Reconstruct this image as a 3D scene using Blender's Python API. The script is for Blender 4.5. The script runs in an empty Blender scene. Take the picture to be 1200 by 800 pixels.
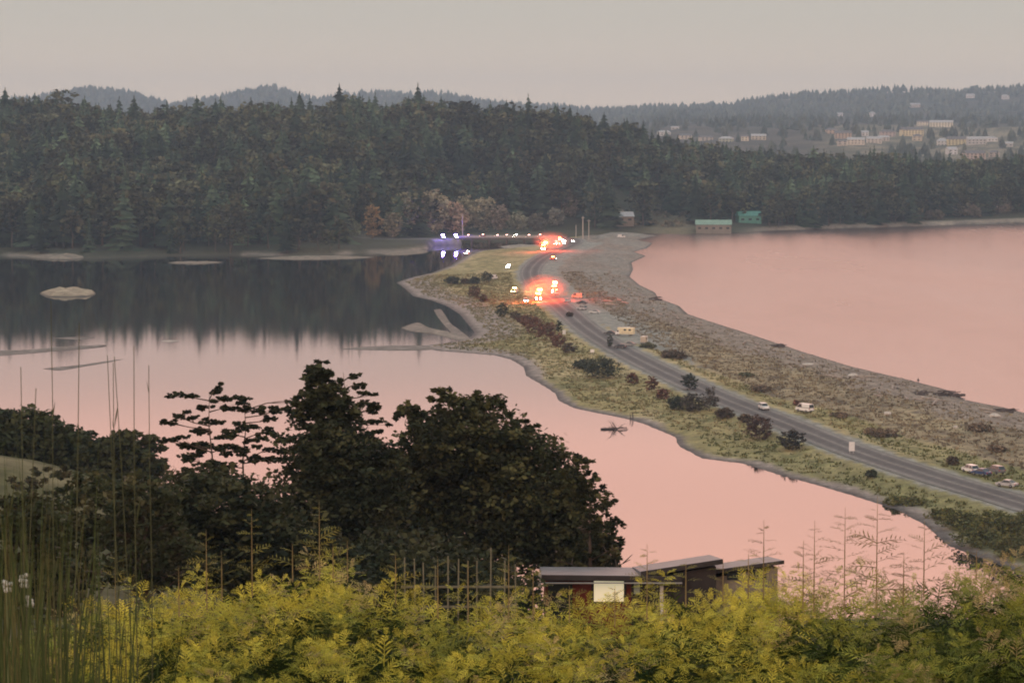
import bpy, bmesh, math, random
import numpy as np
from mathutils import Vector, Matrix
PI = math.pi
random.seed(7)
RNG = np.random.default_rng(11)
SC = bpy.context.scene
COL = SC.collection

# ------------------------------------------------------------------ camera, sky, sun, exposure
F = 3000.0; CAMZ = 75.0; PITCH = math.atan(250.0 / F)
cam_d = bpy.data.cameras.new('camera'); cam = bpy.data.objects.new('camera', cam_d); COL.objects.link(cam)
cam.location = (0, 0, CAMZ); cam.rotation_euler = (PI / 2 - PITCH, 0, 0)
cam_d.sensor_width = 36; cam_d.lens = 90; cam_d.clip_start = 0.5; cam_d.clip_end = 30000
cam_d.dof.use_dof = True; cam_d.dof.focus_distance = 900; cam_d.dof.aperture_fstop = 22
SC.camera = cam

world = bpy.data.worlds.new('World'); SC.world = world; world.use_nodes = True
nt = world.node_tree; nt.nodes.clear()
def wn(t, **k):
    n = nt.nodes.new(t)
    for a, b in k.items(): setattr(n, a, b)
    return n
w_out = wn('ShaderNodeOutputWorld')
tc = wn('ShaderNodeTexCoord'); sep = wn('ShaderNodeSeparateXYZ'); nt.links.new(tc.outputs['Generated'], sep.inputs[0])
ramp = wn('ShaderNodeValToRGB'); nt.links.new(sep.outputs['Z'], ramp.inputs[0])
SKY = [(0.00, (0.90, 0.68, 0.51)), (0.05, (0.57, 0.505, 0.435)), (0.09, (1.05, 0.68, 0.56)), (0.13, (1.95, 1.04, 0.80)),
       (0.20, (2.85, 1.46, 1.06)), (0.29, (2.50, 1.36, 1.02)), (0.45, (0.92, 0.82, 0.72)), (0.70, (0.52, 0.64, 0.66)), (1.0, (0.48, 0.60, 0.65))]
cr = ramp.color_ramp; cr.interpolation = 'EASE'
while len(cr.elements) > 1: cr.elements.remove(cr.elements[-1])
cr.elements[0].position = SKY[0][0]; cr.elements[0].color = (*SKY[0][1], 1)
for p_, c_ in SKY[1:]:
    e_ = cr.elements.new(p_); e_.color = (*c_, 1)
bg1 = wn('ShaderNodeBackground'); bg1.inputs['Strength'].default_value = 1.0; nt.links.new(ramp.outputs[0], bg1.inputs['Color'])
sky = wn('ShaderNodeTexSky'); sky.sky_type = 'NISHITA'; sky.sun_disc = False
SUN_EL, SUN_AZ = math.radians(14), math.radians(205)        # low behind the camera
sky.sun_elevation = SUN_EL; sky.sun_rotation = SUN_AZ
bg2 = wn('ShaderNodeBackground'); bg2.inputs['Strength'].default_value = 0.01; nt.links.new(sky.outputs[0], bg2.inputs['Color'])
add = wn('ShaderNodeAddShader'); nt.links.new(bg1.outputs[0], add.inputs[0]); nt.links.new(bg2.outputs[0], add.inputs[1])
nt.links.new(add.outputs[0], w_out.inputs['Surface'])

sun_d = bpy.data.lights.new('sun', 'SUN'); sun_d.energy = 0.7; sun_d.angle = math.radians(20); sun_d.color = (1.0, 0.80, 0.62)
sun = bpy.data.objects.new('sun', sun_d); COL.objects.link(sun)
sd = Vector((math.sin(SUN_AZ) * math.cos(SUN_EL), math.cos(SUN_AZ) * math.cos(SUN_EL), math.sin(SUN_EL)))
sun.rotation_euler = sd.to_track_quat('Z', 'Y').to_euler(); sun.location = (0, -60, 120)

SC.view_settings.view_transform = 'Standard'; SC.view_settings.look = 'None'; SC.view_settings.exposure = 0.0; SC.view_settings.gamma = 1.0
cy = SC.cycles
SC.render.engine = 'CYCLES'
cy.max_bounces = 5; cy.diffuse_bounces = 2; cy.glossy_bounces = 3; cy.transmission_bounces = 3; cy.transparent_max_bounces = 6; cy.volume_bounces = 0
cy.filter_width = 1.9
cy.sample_clamp_direct = 0; cy.sample_clamp_indirect = 12
HAZE_DENSITY = 0.98e-4

# ------------------------------------------------------------------ geometry of the place
def ray(px, py):
    x = (px - 600) / F; y = -(py - 400) / F
    return (x, math.cos(PITCH) + y * math.sin(PITCH), -math.sin(PITCH) + y * math.cos(PITCH))
def G(px, py, z=0.0):
    """where the line of sight of a measured point meets height z"""
    d = ray(px, py); t = (z - CAMZ) / d[2]
    return Vector((d[0] * t, d[1] * t, z))
def at(px, py, Y):
    d = ray(px, py); t = Y / d[1]
    return Vector((d[0] * t, Y, CAMZ + d[2] * t))
def scale_at(Y): return F / Y

def sstep(a, b, x):
    t = np.clip((x - a) / (b - a), 0, 1); return t * t * (3 - 2 * t)
def hash2(ix, iy, s):
    h = np.sin(ix * 127.1 + iy * 311.7 + s * 74.7) * 43758.5453
    return h - np.floor(h)
def vnoise(x, y, s=0):
    x = np.asarray(x, float); y = np.asarray(y, float)
    ix = np.floor(x); iy = np.floor(y); fx = x - ix; fy = y - iy
    fx = fx * fx * (3 - 2 * fx); fy = fy * fy * (3 - 2 * fy)
    return (hash2(ix, iy, s) * (1 - fx) + hash2(ix + 1, iy, s) * fx) * (1 - fy) + (hash2(ix, iy + 1, s) * (1 - fx) + hash2(ix + 1, iy + 1, s) * fx) * fy
def fbm(x, y, s=0, o=4):
    v = 0; a = 0.5; t = 0
    for i in range(o):
        v = v + a * vnoise(x * 2 ** i, y * 2 ** i, s + i * 13); t += a; a *= 0.5
    return v / t

# ------------------------------------------------------------------ materials
def node_mat(name, build):
    m = bpy.data.materials.new(name); m.use_nodes = True
    t = m.node_tree; t.nodes.clear()
    out = t.nodes.new('ShaderNodeOutputMaterial'); p = t.nodes.new('ShaderNodeBsdfPrincipled')
    t.links.new(p.outputs[0], out.inputs[0])
    build(t, p, out); return m
def _new(t, ty, **k):
    n = t.nodes.new(ty)
    for a, b in k.items(): setattr(n, a, b)
    return n
def noise_node(t, scale, detail=4, coord='Object'):
    c = _new(t, 'ShaderNodeTexCoord'); n = _new(t, 'ShaderNodeTexNoise')
    n.inputs['Scale'].default_value = scale; n.inputs['Detail'].default_value = detail
    t.links.new(c.outputs[coord], n.inputs['Vector']); return n
def mul_noise(t, colsock, scale, lo, hi, detail=4, coord='Object'):
    n = noise_node(t, scale, detail, coord)
    mr = _new(t, 'ShaderNodeMapRange'); mr.inputs[1].default_value = 0.3; mr.inputs[2].default_value = 0.7
    mr.inputs[3].default_value = lo; mr.inputs[4].default_value = hi
    t.links.new(n.outputs[0], mr.inputs[0])
    mx = _new(t, 'ShaderNodeVectorMath', operation='SCALE')
    t.links.new(colsock, mx.inputs[0]); t.links.new(mr.outputs[0], mx.inputs['Scale'])
    return mx.outputs[0], n
def rgb(t, c):
    n = _new(t, 'ShaderNodeRGB'); n.outputs[0].default_value = (*c, 1); return n.outputs[0]
def plain(name, c, rough=0.6, var=0.2, scale=2.0, metal=0.0, spec=0.3, bump=0.0, coat=0.0):
    def b(t, p, out):
        s, n = mul_noise(t, rgb(t, c), scale, 1 - var, 1 + var)
        t.links.new(s, p.inputs['Base Color'])
        p.inputs['Roughness'].default_value = rough; p.inputs['Metallic'].default_value = metal
        p.inputs['Specular IOR Level'].default_value = spec
        if coat: p.inputs['Coat Weight'].default_value = coat
        if bump:
            bn = _new(t, 'ShaderNodeBump'); bn.inputs['Strength'].default_value = bump; bn.inputs['Distance'].default_value = 0.05
            t.links.new(n.outputs[0], bn.inputs['Height']); t.links.new(bn.outputs[0], p.inputs['Normal'])
    return node_mat(name, b)
def attr_mat(name, scale=1.0, lo=0.75, hi=1.25, rough=0.9, translucent=0.0, objrand=0.0, bump=0.0, scale2=None):
    """colour of the thing itself kept in the mesh attribute 'tint', with fine grain on top"""
    def b(t, p, out):
        a = _new(t, 'ShaderNodeAttribute'); a.attribute_name = 'tint'
        s, n = mul_noise(t, a.outputs['Color'], scale, lo, hi)
        if scale2: s, n = mul_noise(t, s, scale2, lo, hi)
        if objrand:
            oi = _new(t, 'ShaderNodeObjectInfo'); mr = _new(t, 'ShaderNodeMapRange')
            mr.inputs[3].default_value = 1 - objrand; mr.inputs[4].default_value = 1 + objrand
            t.links.new(oi.outputs['Random'], mr.inputs[0])
            v = _new(t, 'ShaderNodeVectorMath', operation='SCALE'); t.links.new(s, v.inputs[0]); t.links.new(mr.outputs[0], v.inputs['Scale']); s = v.outputs[0]
        t.links.new(s, p.inputs['Base Color']); p.inputs['Roughness'].default_value = rough; p.inputs['Specular IOR Level'].default_value = 0.15
        if bump:
            bn = _new(t, 'ShaderNodeBump'); bn.inputs['Strength'].default_value = bump; bn.inputs['Distance'].default_value = 0.3
            t.links.new(n.outputs[0], bn.inputs['Height']); t.links.new(bn.outputs[0], p.inputs['Normal'])
        if translucent:
            tr = _new(t, 'ShaderNodeBsdfTranslucent'); t.links.new(s, tr.inputs[0])
            mx = _new(t, 'ShaderNodeMixShader'); mx.inputs[0].default_value = translucent
            t.links.new(p.outputs[0], mx.inputs[1]); t.links.new(tr.outputs[0], mx.inputs[2]); t.links.new(mx.outputs[0], out.inputs[0])
    return node_mat(name, b)
def emit(name, c, s):
    def b(t, p, out):
        p.inputs['Base Color'].default_value = (*[min(1, x) for x in c], 1)
        p.inputs['Emission Color'].default_value = (*c, 1); p.inputs['Emission Strength'].default_value = s
    return node_mat(name, b)

M = {}
M['far_land'] = attr_mat('far_land', 0.02, 0.8, 1.2, scale2=0.3)
M['ground'] = attr_mat('spit_ground', 0.35, 0.70, 1.30, bump=0.5, scale2=2.5)
M['hill'] = attr_mat('hillside_grass', 0.6, 0.7, 1.3, bump=0.4)
M['far_leaf'] = attr_mat('far_foliage', 0.35, 0.7, 1.3, objrand=0.45)
M['bush'] = attr_mat('bush_foliage', 1.2, 0.65, 1.35, objrand=0.15)
M['leaf'] = attr_mat('tree_foliage', 1.5, 0.6, 1.4, rough=0.6, translucent=0.25)
M['frond'] = attr_mat('hedge_fronds', 6.0, 0.75, 1.25, rough=0.55, translucent=0.35)
M['blade'] = attr_mat('grass_blades', 3.0, 0.7, 1.3, rough=0.6, translucent=0.3)
M['bark'] = plain('bark', (0.085, 0.065, 0.05), 0.9, 0.35, 3, bump=0.4)
M['grey_bark'] = plain('grey_bark', (0.20, 0.17, 0.14), 0.9, 0.35, 3)
M['driftwood'] = plain('driftwood', (0.33, 0.29, 0.25), 0.85, 0.3, 1.5, bump=0.3)
M['wet_wood'] = plain('wet_wood', (0.07, 0.055, 0.05), 0.7, 0.3, 1.5, bump=0.3)
M['concrete'] = plain('concrete', (0.36, 0.34, 0.31), 0.85, 0.15, 0.5)
M['steel'] = plain('galvanised_steel', (0.45, 0.45, 0.44), 0.45, 0.1, 1, metal=0.6)
M['pole'] = plain('weathered_pole', (0.42, 0.38, 0.33), 0.85, 0.2, 2)
M['rubber'] = plain('rubber', (0.02, 0.02, 0.02), 0.8, 0.2, 8)
M['rim'] = plain('wheel_rim', (0.35, 0.35, 0.36), 0.35, 0.1, 4, metal=0.8)
M['glass'] = plain('window_glass', (0.03, 0.035, 0.04), 0.08, 0.1, 1, spec=0.6)
M['chrome'] = plain('dark_trim', (0.05, 0.05, 0.05), 0.4, 0.1, 4)
M['tail'] = plain('tail_lamp_red', (0.30, 0.01, 0.01), 0.3, 0.1, 4)
M['lampoff'] = plain('head_lamp_glass', (0.6, 0.6, 0.58), 0.15, 0.1, 4)
for n_, c_ in dict(white=(0.75, 0.75, 0.73), silver=(0.42, 0.43, 0.43), blue=(0.03, 0.06, 0.16), grey=(0.16, 0.16, 0.165), dark=(0.03, 0.03, 0.035),
                   tan=(0.42, 0.36, 0.28), red=(0.35, 0.03, 0.02), cream=(0.72, 0.64, 0.42), maroon=(0.10, 0.02, 0.02)).items():
    M['paint_' + n_] = plain('paint_' + n_, c_, 0.3, 0.06, 1.5, spec=0.5, coat=0.4)
M['e_white'] = emit('lit_headlamp', (1.0, 0.93, 0.78), 110)
M['e_warm'] = emit('lit_flood_lamp', (1.0, 0.48, 0.07), 200)
M['e_red'] = emit('lit_red_beacon', (1.0, 0.05, 0.012), 420)
M['e_blue'] = emit('lit_blue_beacon', (0.12, 0.08, 1.0), 900)
M['e_violet'] = emit('lit_violet_strobe', (0.6, 0.55, 1.0), 110)
M['e_tail'] = emit('lit_tail_lamp', (1.0, 0.10, 0.06), 8)
M['e_pink'] = emit('lit_marker_lamp', (1.0, 0.55, 0.45), 14)
M['blind'] = emit('lit_window_blind', (0.85, 0.78, 0.52), 0.5)

def asphalt_build(t, p, out):
    uv = _new(t, 'ShaderNodeUVMap'); s = _new(t, 'ShaderNodeSeparateXYZ'); t.links.new(uv.outputs[0], s.inputs[0])
    r = _new(t, 'ShaderNodeValToRGB'); t.links.new(s.outputs['X'], r.inputs[0])
    e = r.color_ramp; e.elements[0].position = 0; e.elements[0].color = (0.18, 0.18, 0.16, 1)
    e.elements[1].position = 1; e.elements[1].color = (0.18, 0.18, 0.16, 1)
    for q, c in ((0.13, 0.165), (0.20, 0.125), (0.27, 0.095), (0.38, 0.09), (0.44, 0.13), (0.50, 0.16), (0.56, 0.13), (0.62, 0.095), (0.73, 0.09), (0.80, 0.125), (0.87, 0.165)):
        x = e.elements.new(q); x.color = (c, c * 0.99, c * 0.97, 1)
    o, n = mul_noise(t, r.outputs[0], 0.8, 0.8, 1.25)
    o, n = mul_noise(t, o, 0.06, 0.85, 1.15)
    t.links.new(o, p.inputs['Base Color']); p.inputs['Roughness'].default_value = 0.85; p.inputs['Specular IOR Level'].default_value = 0.2
M['asphalt'] = node_mat('worn_asphalt', asphalt_build)
M['stemleaf'] = plain('stem_leaf', (0.06, 0.075, 0.03))
M['stalk'] = plain('dry_grass_stalk', (0.065, 0.075, 0.035), 0.8)
M['picket'] = plain('mossy_picket', (0.15, 0.145, 0.10), 0.9)
M['line'] = plain('road_paint', (0.27, 0.25, 0.20), 0.7, 0.35, 0.8)

def water_mat(name, deep, rough, strength, sx, sy, patch):
    def b(t, p, out):
        p.inputs['Base Color'].default_value = (*deep, 1); p.inputs['IOR'].default_value = 1.333; p.inputs['Specular IOR Level'].default_value = 0.5
        c = _new(t, 'ShaderNodeTexCoord'); mp = _new(t, 'ShaderNodeMapping'); mp.inputs['Scale'].default_value = (sx, sy, 1)
        t.links.new(c.outputs['Object'], mp.inputs[0])
        n = _new(t, 'ShaderNodeTexNoise'); n.inputs['Scale'].default_value = 1; n.inputs['Detail'].default_value = 3; t.links.new(mp.outputs[0], n.inputs['Vector'])
        mp2 = _new(t, 'ShaderNodeMapping'); mp2.inputs['Scale'].default_value = (0.009, 0.0022, 1); t.links.new(c.outputs['Object'], mp2.inputs[0])
        n2 = _new(t, 'ShaderNodeTexNoise'); n2.inputs['Scale'].default_value = 1; n2.inputs['Detail'].default_value = 4; t.links.new(mp2.outputs[0], n2.inputs['Vector'])
        mr = _new(t, 'ShaderNodeMapRange'); mr.inputs[1].default_value = 0.4; mr.inputs[2].default_value = 0.65
        mr.inputs[3].default_value = rough; mr.inputs[4].default_value = rough * (1 + patch); t.links.new(n2.outputs[0], mr.inputs[0]); t.links.new(mr.outputs[0], p.inputs['Roughness'])
        bn = _new(t, 'ShaderNodeBump'); bn.inputs['Strength'].default_value = strength; bn.inputs['Distance'].default_value = 0.1
        t.links.new(n.outputs[0], bn.inputs['Height']); t.links.new(bn.outputs[0], p.inputs['Normal'])
    return node_mat(name, b)
M['lagoon'] = water_mat('lagoon_water', (0.02, 0.018, 0.016), 0.022, 0.05, 0.5, 1.2, 0.7)
M['sea'] = water_mat('sea_water', (0.10, 0.06, 0.05), 0.20, 0.5, 0.5, 1.2, 0.4)

# ------------------------------------------------------------------ mesh helpers
def np_mesh(name, V, T, tint=None, smooth=False):
    me = bpy.data.meshes.new(name); V = np.asarray(V, np.float32); T = np.asarray(T, np.int32)
    k = T.shape[1]
    me.vertices.add(len(V)); me.vertices.foreach_set('co', V.ravel())
    me.loops.add(T.size); me.loops.foreach_set('vertex_index', T.ravel())
    me.polygons.add(len(T)); me.polygons.foreach_set('loop_start', np.arange(0, T.size, k, dtype=np.int32)); me.polygons.foreach_set('loop_total', np.full(len(T), k, np.int32))
    if smooth: me.polygons.foreach_set('use_smooth', np.ones(len(T), bool))
    if tint is not None:
        a = me.attributes.new('tint', 'FLOAT_COLOR', 'POINT'); c = np.ones((len(V), 4), np.float32); c[:, :3] = tint
        a.data.foreach_set('color', c.ravel())
    me.update(calc_edges=True); me.validate(); return me
def link(name, me, mat=None, parent=None, loc=(0, 0, 0), rz=0):
    o = bpy.data.objects.new(name, me); COL.objects.link(o); o.location = loc; o.rotation_euler = (0, 0, rz)
    if mat is not None and me is not None and not me.materials: me.materials.append(mat)
    if parent: o.parent = parent
    return o
def tag(o, label=None, cat=None, group=None, kind=None):
    if label: o['label'] = label
    if cat: o['category'] = cat
    if group: o['group'] = group
    if kind: o['kind'] = kind
    return o
def empty(name, loc, rz=0):
    o = bpy.data.objects.new(name, None); COL.objects.link(o); o.location = loc; o.rotation_euler = (0, 0, rz); o.empty_display_size = 0.3; return o
def copy_tree(o, parent=None):
    c = o.copy(); COL.objects.link(c)
    if parent: c.parent = parent
    for ch in list(o.children): copy_tree(ch, c)
    return c

class MB:
    def __init__(s): s.bm = bmesh.new()
    def box(s, c, d, rz=0, bevel=0.0, taper=(1, 1)):
        r = bmesh.ops.create_cube(s.bm, size=1.0); vs = r['verts']
        for v in vs:
            k = taper if v.co.z > 0 else (1, 1)
            v.co = Vector((v.co.x * d[0] * k[0], v.co.y * d[1] * k[1], v.co.z * d[2]))
        if bevel:
            es = list({e for v in vs for e in v.link_edges})
            rr = bmesh.ops.bevel(s.bm, geom=es, offset=bevel, segments=2, affect='EDGES', profile=0.6)
            vs = list({v for f in rr['faces'] for v in f.verts} | {v for v in vs if v.is_valid})
        R = Matrix.Rotation(rz, 3, 'Z')
        for v in vs: v.co = R @ v.co + Vector(c)
        return s
    def tube(s, p, q, r0, r1=None, n=6, caps=True):
        p = Vector(p); q = Vector(q); r1 = r0 if r1 is None else r1
        d = (q - p); L = d.length or 1e-6; qt = d.to_track_quat('Z', 'Y')
        m = Matrix.Translation((p + q) / 2) @ qt.to_matrix().to_4x4()
        bmesh.ops.create_cone(s.bm, cap_ends=caps, segments=n, radius1=r0, radius2=max(r1, 1e-4), depth=L, matrix=m); return s
    def prism(s, pts, y0, y1, scale_top=None):
        """polygon in x,z extruded along y"""
        a = [s.bm.verts.new((x, y0, z)) for x, z in pts]; b = [s.bm.verts.new((x, y1, z)) for x, z in pts]
        n = len(pts); s.bm.faces.new(a[::-1]); s.bm.faces.new(b)
        for i in range(n): s.bm.faces.new((a[i], a[(i + 1) % n], b[(i + 1) % n], b[i]))
        return s
    def ball(s, c, r, seg=8, sc=(1, 1, 1)):
        m = Matrix.Translation(c) @ Matrix.Diagonal((*sc, 1)); bmesh.ops.create_uvsphere(s.bm, u_segments=seg, v_segments=max(4, seg // 2 + 1), radius=r, matrix=m); return s
    def quad(s, pts):
        s.bm.faces.new([s.bm.verts.new(p) for p in pts]); return s
    def mesh(s, name, smooth=False):
        bmesh.ops.recalc_face_normals(s.bm, faces=s.bm.faces)
        me = bpy.data.meshes.new(name); s.bm.to_mesh(me); s.bm.free()
        if smooth: me.polygons.foreach_set('use_smooth', [True] * len(me.polygons))
        return me
    def build(s, name, mat, parent=None, loc=(0, 0, 0), rz=0, smooth=False):
        return link(name, s.mesh(name, smooth), mat, parent, loc, rz)

def poly_dist(X, Y, P, closed=True):
    """distance to the outline P and, when closed, whether inside"""
    P = np.asarray(P, float); n = len(P); D = np.full(X.shape, 1e18); inside = np.zeros(X.shape, bool); arg = np.zeros(X.shape, int); side = np.zeros(X.shape)
    for i in range(n if closed else n - 1):
        ax, ay = P[i][:2]; bx, by = P[(i + 1) % n][:2]
        dx, dy = bx - ax, by - ay; L = dx * dx + dy * dy + 1e-12
        t = np.clip(((X - ax) * dx + (Y - ay) * dy) / L, 0, 1)
        d = (X - ax - t * dx) ** 2 + (Y - ay - t * dy) ** 2
        m = d < D; D = np.where(m, d, D); arg = np.where(m, i, arg)
        side = np.where(m, np.sign((X - ax) * dy - (Y - ay) * dx), side)
        if closed:
            c = ((ay > Y) != (by > Y)) & (X < (bx - ax) * (Y - ay) / (by - ay + 1e-15) + ax); inside ^= c
    return np.sqrt(D), inside, arg, side
def catmull(P, step):
    P = [np.array(p, float) for p in P]; P = [2 * P[0] - P[1]] + P + [2 * P[-1] - P[-2]]; out = []
    for i in range(1, len(P) - 2):
        n = max(2, int(np.linalg.norm(P[i + 1] - P[i]) / step))
        for k in range(n):
            t = k / n
            out.append(0.5 * ((2 * P[i]) + (-P[i - 1] + P[i + 1]) * t + (2 * P[i - 1] - 5 * P[i] + 4 * P[i + 1] - P[i + 2]) * t * t + (-P[i - 1] + 3 * P[i] - 3 * P[i + 1] + P[i + 2]) * t ** 3))
    out.append(P[-2]); return np.array(out)

# ------------------------------------------------------------------ road line
BZ = 4.2     # bridge deck level
road_px = [(1560, 705, 2.1), (1340, 634, 2.1), (1190, 587, 2.1), (1100, 560, 2.1), (1000, 527, 2.1), (920, 495, 2.1), (830, 459, 2.1), (755, 424, 2.1), (715, 402, 2.1), (685, 382, 2.1), (662, 362, 2.1),
           (640, 345, 2.1), (625, 329, 2.1), (622, 317, 2.1), (632, 305, 2.1), (650, 295, 2.2), (666, 288, 2.6), (674, 283, 3.4), (668, 279.5, 4.0)]
ctrl = [G(*p) for p in road_px]
B0 = G(645, 278.2, BZ); B1 = G(543, 278.0, BZ)
ctrl += [B0, B1, G(505, 279.0, 4.0), G(450, 279.5, 4.2), G(390, 279, 5.0)]
ROAD = catmull([tuple(p) for p in ctrl], 5.0)
bridge_i = [i for i, p in enumerate(ROAD) if B1.x + 0.5 < p[0] < B0.x - 0.5 and p[1] > 1600]
bi0, bi1 = bridge_i[0], bridge_i[-1]
ROAD_T = np.gradient(ROAD[:, :2], axis=0); ROAD_T /= np.linalg.norm(ROAD_T, axis=1)[:, None]
def near_road(X, Y):
    D, _, A, S = poly_dist(X, Y, ROAD[:, :2], closed=False); return D, A, S
def road_dir(x, y):
    i = int(np.argmin((ROAD[:, 0] - x) ** 2 + (ROAD[:, 1] - y) ** 2)); return math.atan2(ROAD_T[i, 1], ROAD_T[i, 0]), i

# ------------------------------------------------------------------ the spit
lag_px = [(1500, 860), (1300, 735), (1180, 665), (1112, 640), (1085, 616), (1050, 597), (1000, 581), (960, 569), (915, 557), (870, 543), (822, 537), (797, 524), (790, 512), (774, 505), (755, 497),
          (735, 491), (700, 484), (672, 478), (655, 470), (650, 461), (633, 450), (616, 440), (613, 430), (598, 421), (578, 416), (540, 413), (512, 411), (490, 406), (520, 402), (548, 397), (556, 390), (548, 380), (538, 368), (524, 359),
          (505, 352), (484, 347), (474, 338), (464, 331), (482, 325), (505, 320), (528, 311), (545, 300), (560, 294), (600, 290), (640, 287), (655, 283), (650, 279), (655, 276.5)]
sea_px = [(745, 273.5), (770, 276), (748, 281), (765, 285), (758, 291), (743, 295), (757, 300), (740, 308), (742, 316), (738, 324), (748, 333), (768, 343), (772, 350), (795, 358), (806, 368), (830, 376), (862, 386), (905, 400), (940, 412), (1000, 430), (1060, 444),
          (1108, 456), (1130, 468), (1180, 478), (1260, 500), (1500, 570), (2100, 760)]
LAG = [G(*p) for p in lag_px]; SEA = [G(*p) for p in sea_px]
SPIT = [(p.x, p.y) for p in LAG] + [(p.x, p.y) for p in SEA] + [(300, 300), (240, 300)]
LAGl = [(p.x, p.y) for p in LAG]; SEAl = [(p.x, p.y) for p in SEA]
C_ = lambda *c: np.array(c, float)
def mixc(a, b, k): return a * (1 - k[..., None]) + b * k[..., None]
def spit_height(X, Y, detail=True):
    D, ins, _, _ = poly_dist(X, Y, SPIT)
    wob = (fbm(X / 9, Y / 16, 3) - 0.5) * 5 + (fbm(X / 3, Y / 5, 9) - 0.5) * 2
    sd = np.where(ins, D, -D) + wob * np.clip(D / 6, 0.15, 1) * 0.6
    dsea, _, _, _ = poly_dist(X, Y, SEAl, False); dlag, _, _, _ = poly_dist(X, Y, LAGl, False)
    slope = np.where(dsea < dlag, 0.085, 0.05)
    h = np.where(sd > 0, 1.9 * (1 - np.exp(-sd * slope / 1.9 * 1.3)), np.maximum(sd * 0.12, -1.5))
    dr, ar, side = near_road(X, Y)
    berm = np.exp(-((dsea - 24) / 10) ** 2) * 0.9 * (dsea < dlag)
    h = h + np.where(sd > 6, berm + (fbm(X / 5, Y / 7, 21) - 0.5) * 0.7 * sstep(9, 16, dr), 0)
    rz = ROAD[np.clip(ar, 0, len(ROAD) - 1), 2]
    onland = (ar < bi0)
    k = (1 - sstep(7.5, 15, dr)) * onland
    h = h * (1 - k) + (rz - 0.12) * k
    return h, sd, dsea, dlag, dr, side, ar
xs = np.arange(-95, 250.1, 1.4); ys = np.concatenate([np.arange(300, 900, 2.2), np.arange(900, 1900, 4.0)])
X, Y = np.meshgrid(xs, ys)
H, sd_, dsea, dlag, dr, side, ar = spit_height(X, Y)
n1 = fbm(X / 14, Y / 30, 31); n2 = fbm(X / 4, Y / 8, 41); n3 = vnoise(X / 1.6, Y / 2.6, 51); n4 = fbm(X / 30, Y / 60, 61)
grass = mixc(C_(0.23, 0.20, 0.09), C_(0.32, 0.265, 0.14), sstep(0.42, 0.6, n1))
grass = mixc(grass, C_(0.115, 0.12, 0.05), sstep(0.55, 0.75, n2) * 0.8)
near = 1 - sstep(520, 640, Y)
grass = mixc(grass, mixc(C_(0.11, 0.115, 0.045), C_(0.17, 0.17, 0.07), n2), near * 0.8)
scrub = mixc(C_(0.20, 0.165, 0.105), C_(0.26, 0.215, 0.13), sstep(0.35, 0.65, n1)); scrub = mixc(scrub, C_(0.10, 0.08, 0.055), sstep(0.56, 0.68, n2) * 0.85)
peb = mixc(C_(0.185, 0.155, 0.125), C_(0.25, 0.21, 0.17), sstep(0.4, 0.7, n2)); peb = mixc(peb, C_(0.12, 0.10, 0.085), sstep(0.62, 0.8, n3) * 0.7)
north = sstep(900, 1100, Y)
inland = np.where(side[..., None] > 0, scrub, grass)
# which side is the sea: check with a sample
sea_side = (dsea - dlag) < 0
k = sstep(-6, 10, np.where(sea_side, 1, -1) * dr)
inland = mixc(grass, scrub, k)
peb_w = 30 + 26 * north + (n1 - 0.5) * 26
c = mixc(inland, peb, (1 - sstep(peb_w * 0.75, peb_w, dsea)) * (dsea < 90))
greyn = mixc(C_(0.185, 0.18, 0.155), C_(0.22, 0.205, 0.18), n2)
c = mixc(c, greyn, north * sstep(12, 30, np.where(sea_side, dr, 0)) * sstep(0.35, 0.6, n1) * 0.8)
mud = mixc(C_(0.20, 0.175, 0.155), C_(0.25, 0.215, 0.19), n3)
mw = 5 + 17 * sstep(800, 900, Y) * (1 - sstep(1240, 1330, Y)) + (n1 - 0.5) * 8
c = mixc(c, mud, 1 - sstep(mw * 0.6, mw, dlag))
c = mixc(c, C_(0.055, 0.05, 0.05), (1 - sstep(0.04, 0.20, H)) * 0.85)
gravel = mixc(C_(0.185, 0.19, 0.165), C_(0.225, 0.225, 0.20), n2)
gw = 7.5 + np.where(sea_side, 7.0 + 4 * sstep(0.45, 0.6, n4), 0.5) + (n2 - 0.5) * 3
gpark = np.exp(-((Y - 930) / 75) ** 2) * 12 * sea_side
c = mixc(c, gravel, (1 - sstep((gw + gpark) * 0.88, gw + gpark, dr)) * (ar < bi0))
c = c * (0.87 + 0.26 * n3[..., None]) * 1.28
def grid_faces(ny, nx, keep=None):
    i = np.arange(ny * nx).reshape(ny, nx); f = np.stack([i[:-1, :-1], i[:-1, 1:], i[1:, 1:], i[1:, :-1]], -1)
    return f.reshape(-1, 4) if keep is None else f[keep]
keep = (np.maximum(np.maximum(H[:-1, :-1], H[1:, 1:]), np.maximum(H[:-1, 1:], H[1:, :-1])) > -0.9)
me = np_mesh('spit', np.stack([X, Y, H], -1).reshape(-1, 3), grid_faces(*X.shape, keep), c.reshape(-1, 3), True)
tag(link('spit', me, M['ground']), kind='structure')
def spit_z(x, y): return float(spit_height(np.array([[x]]), np.array([[y]]))[0][0, 0])

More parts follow.
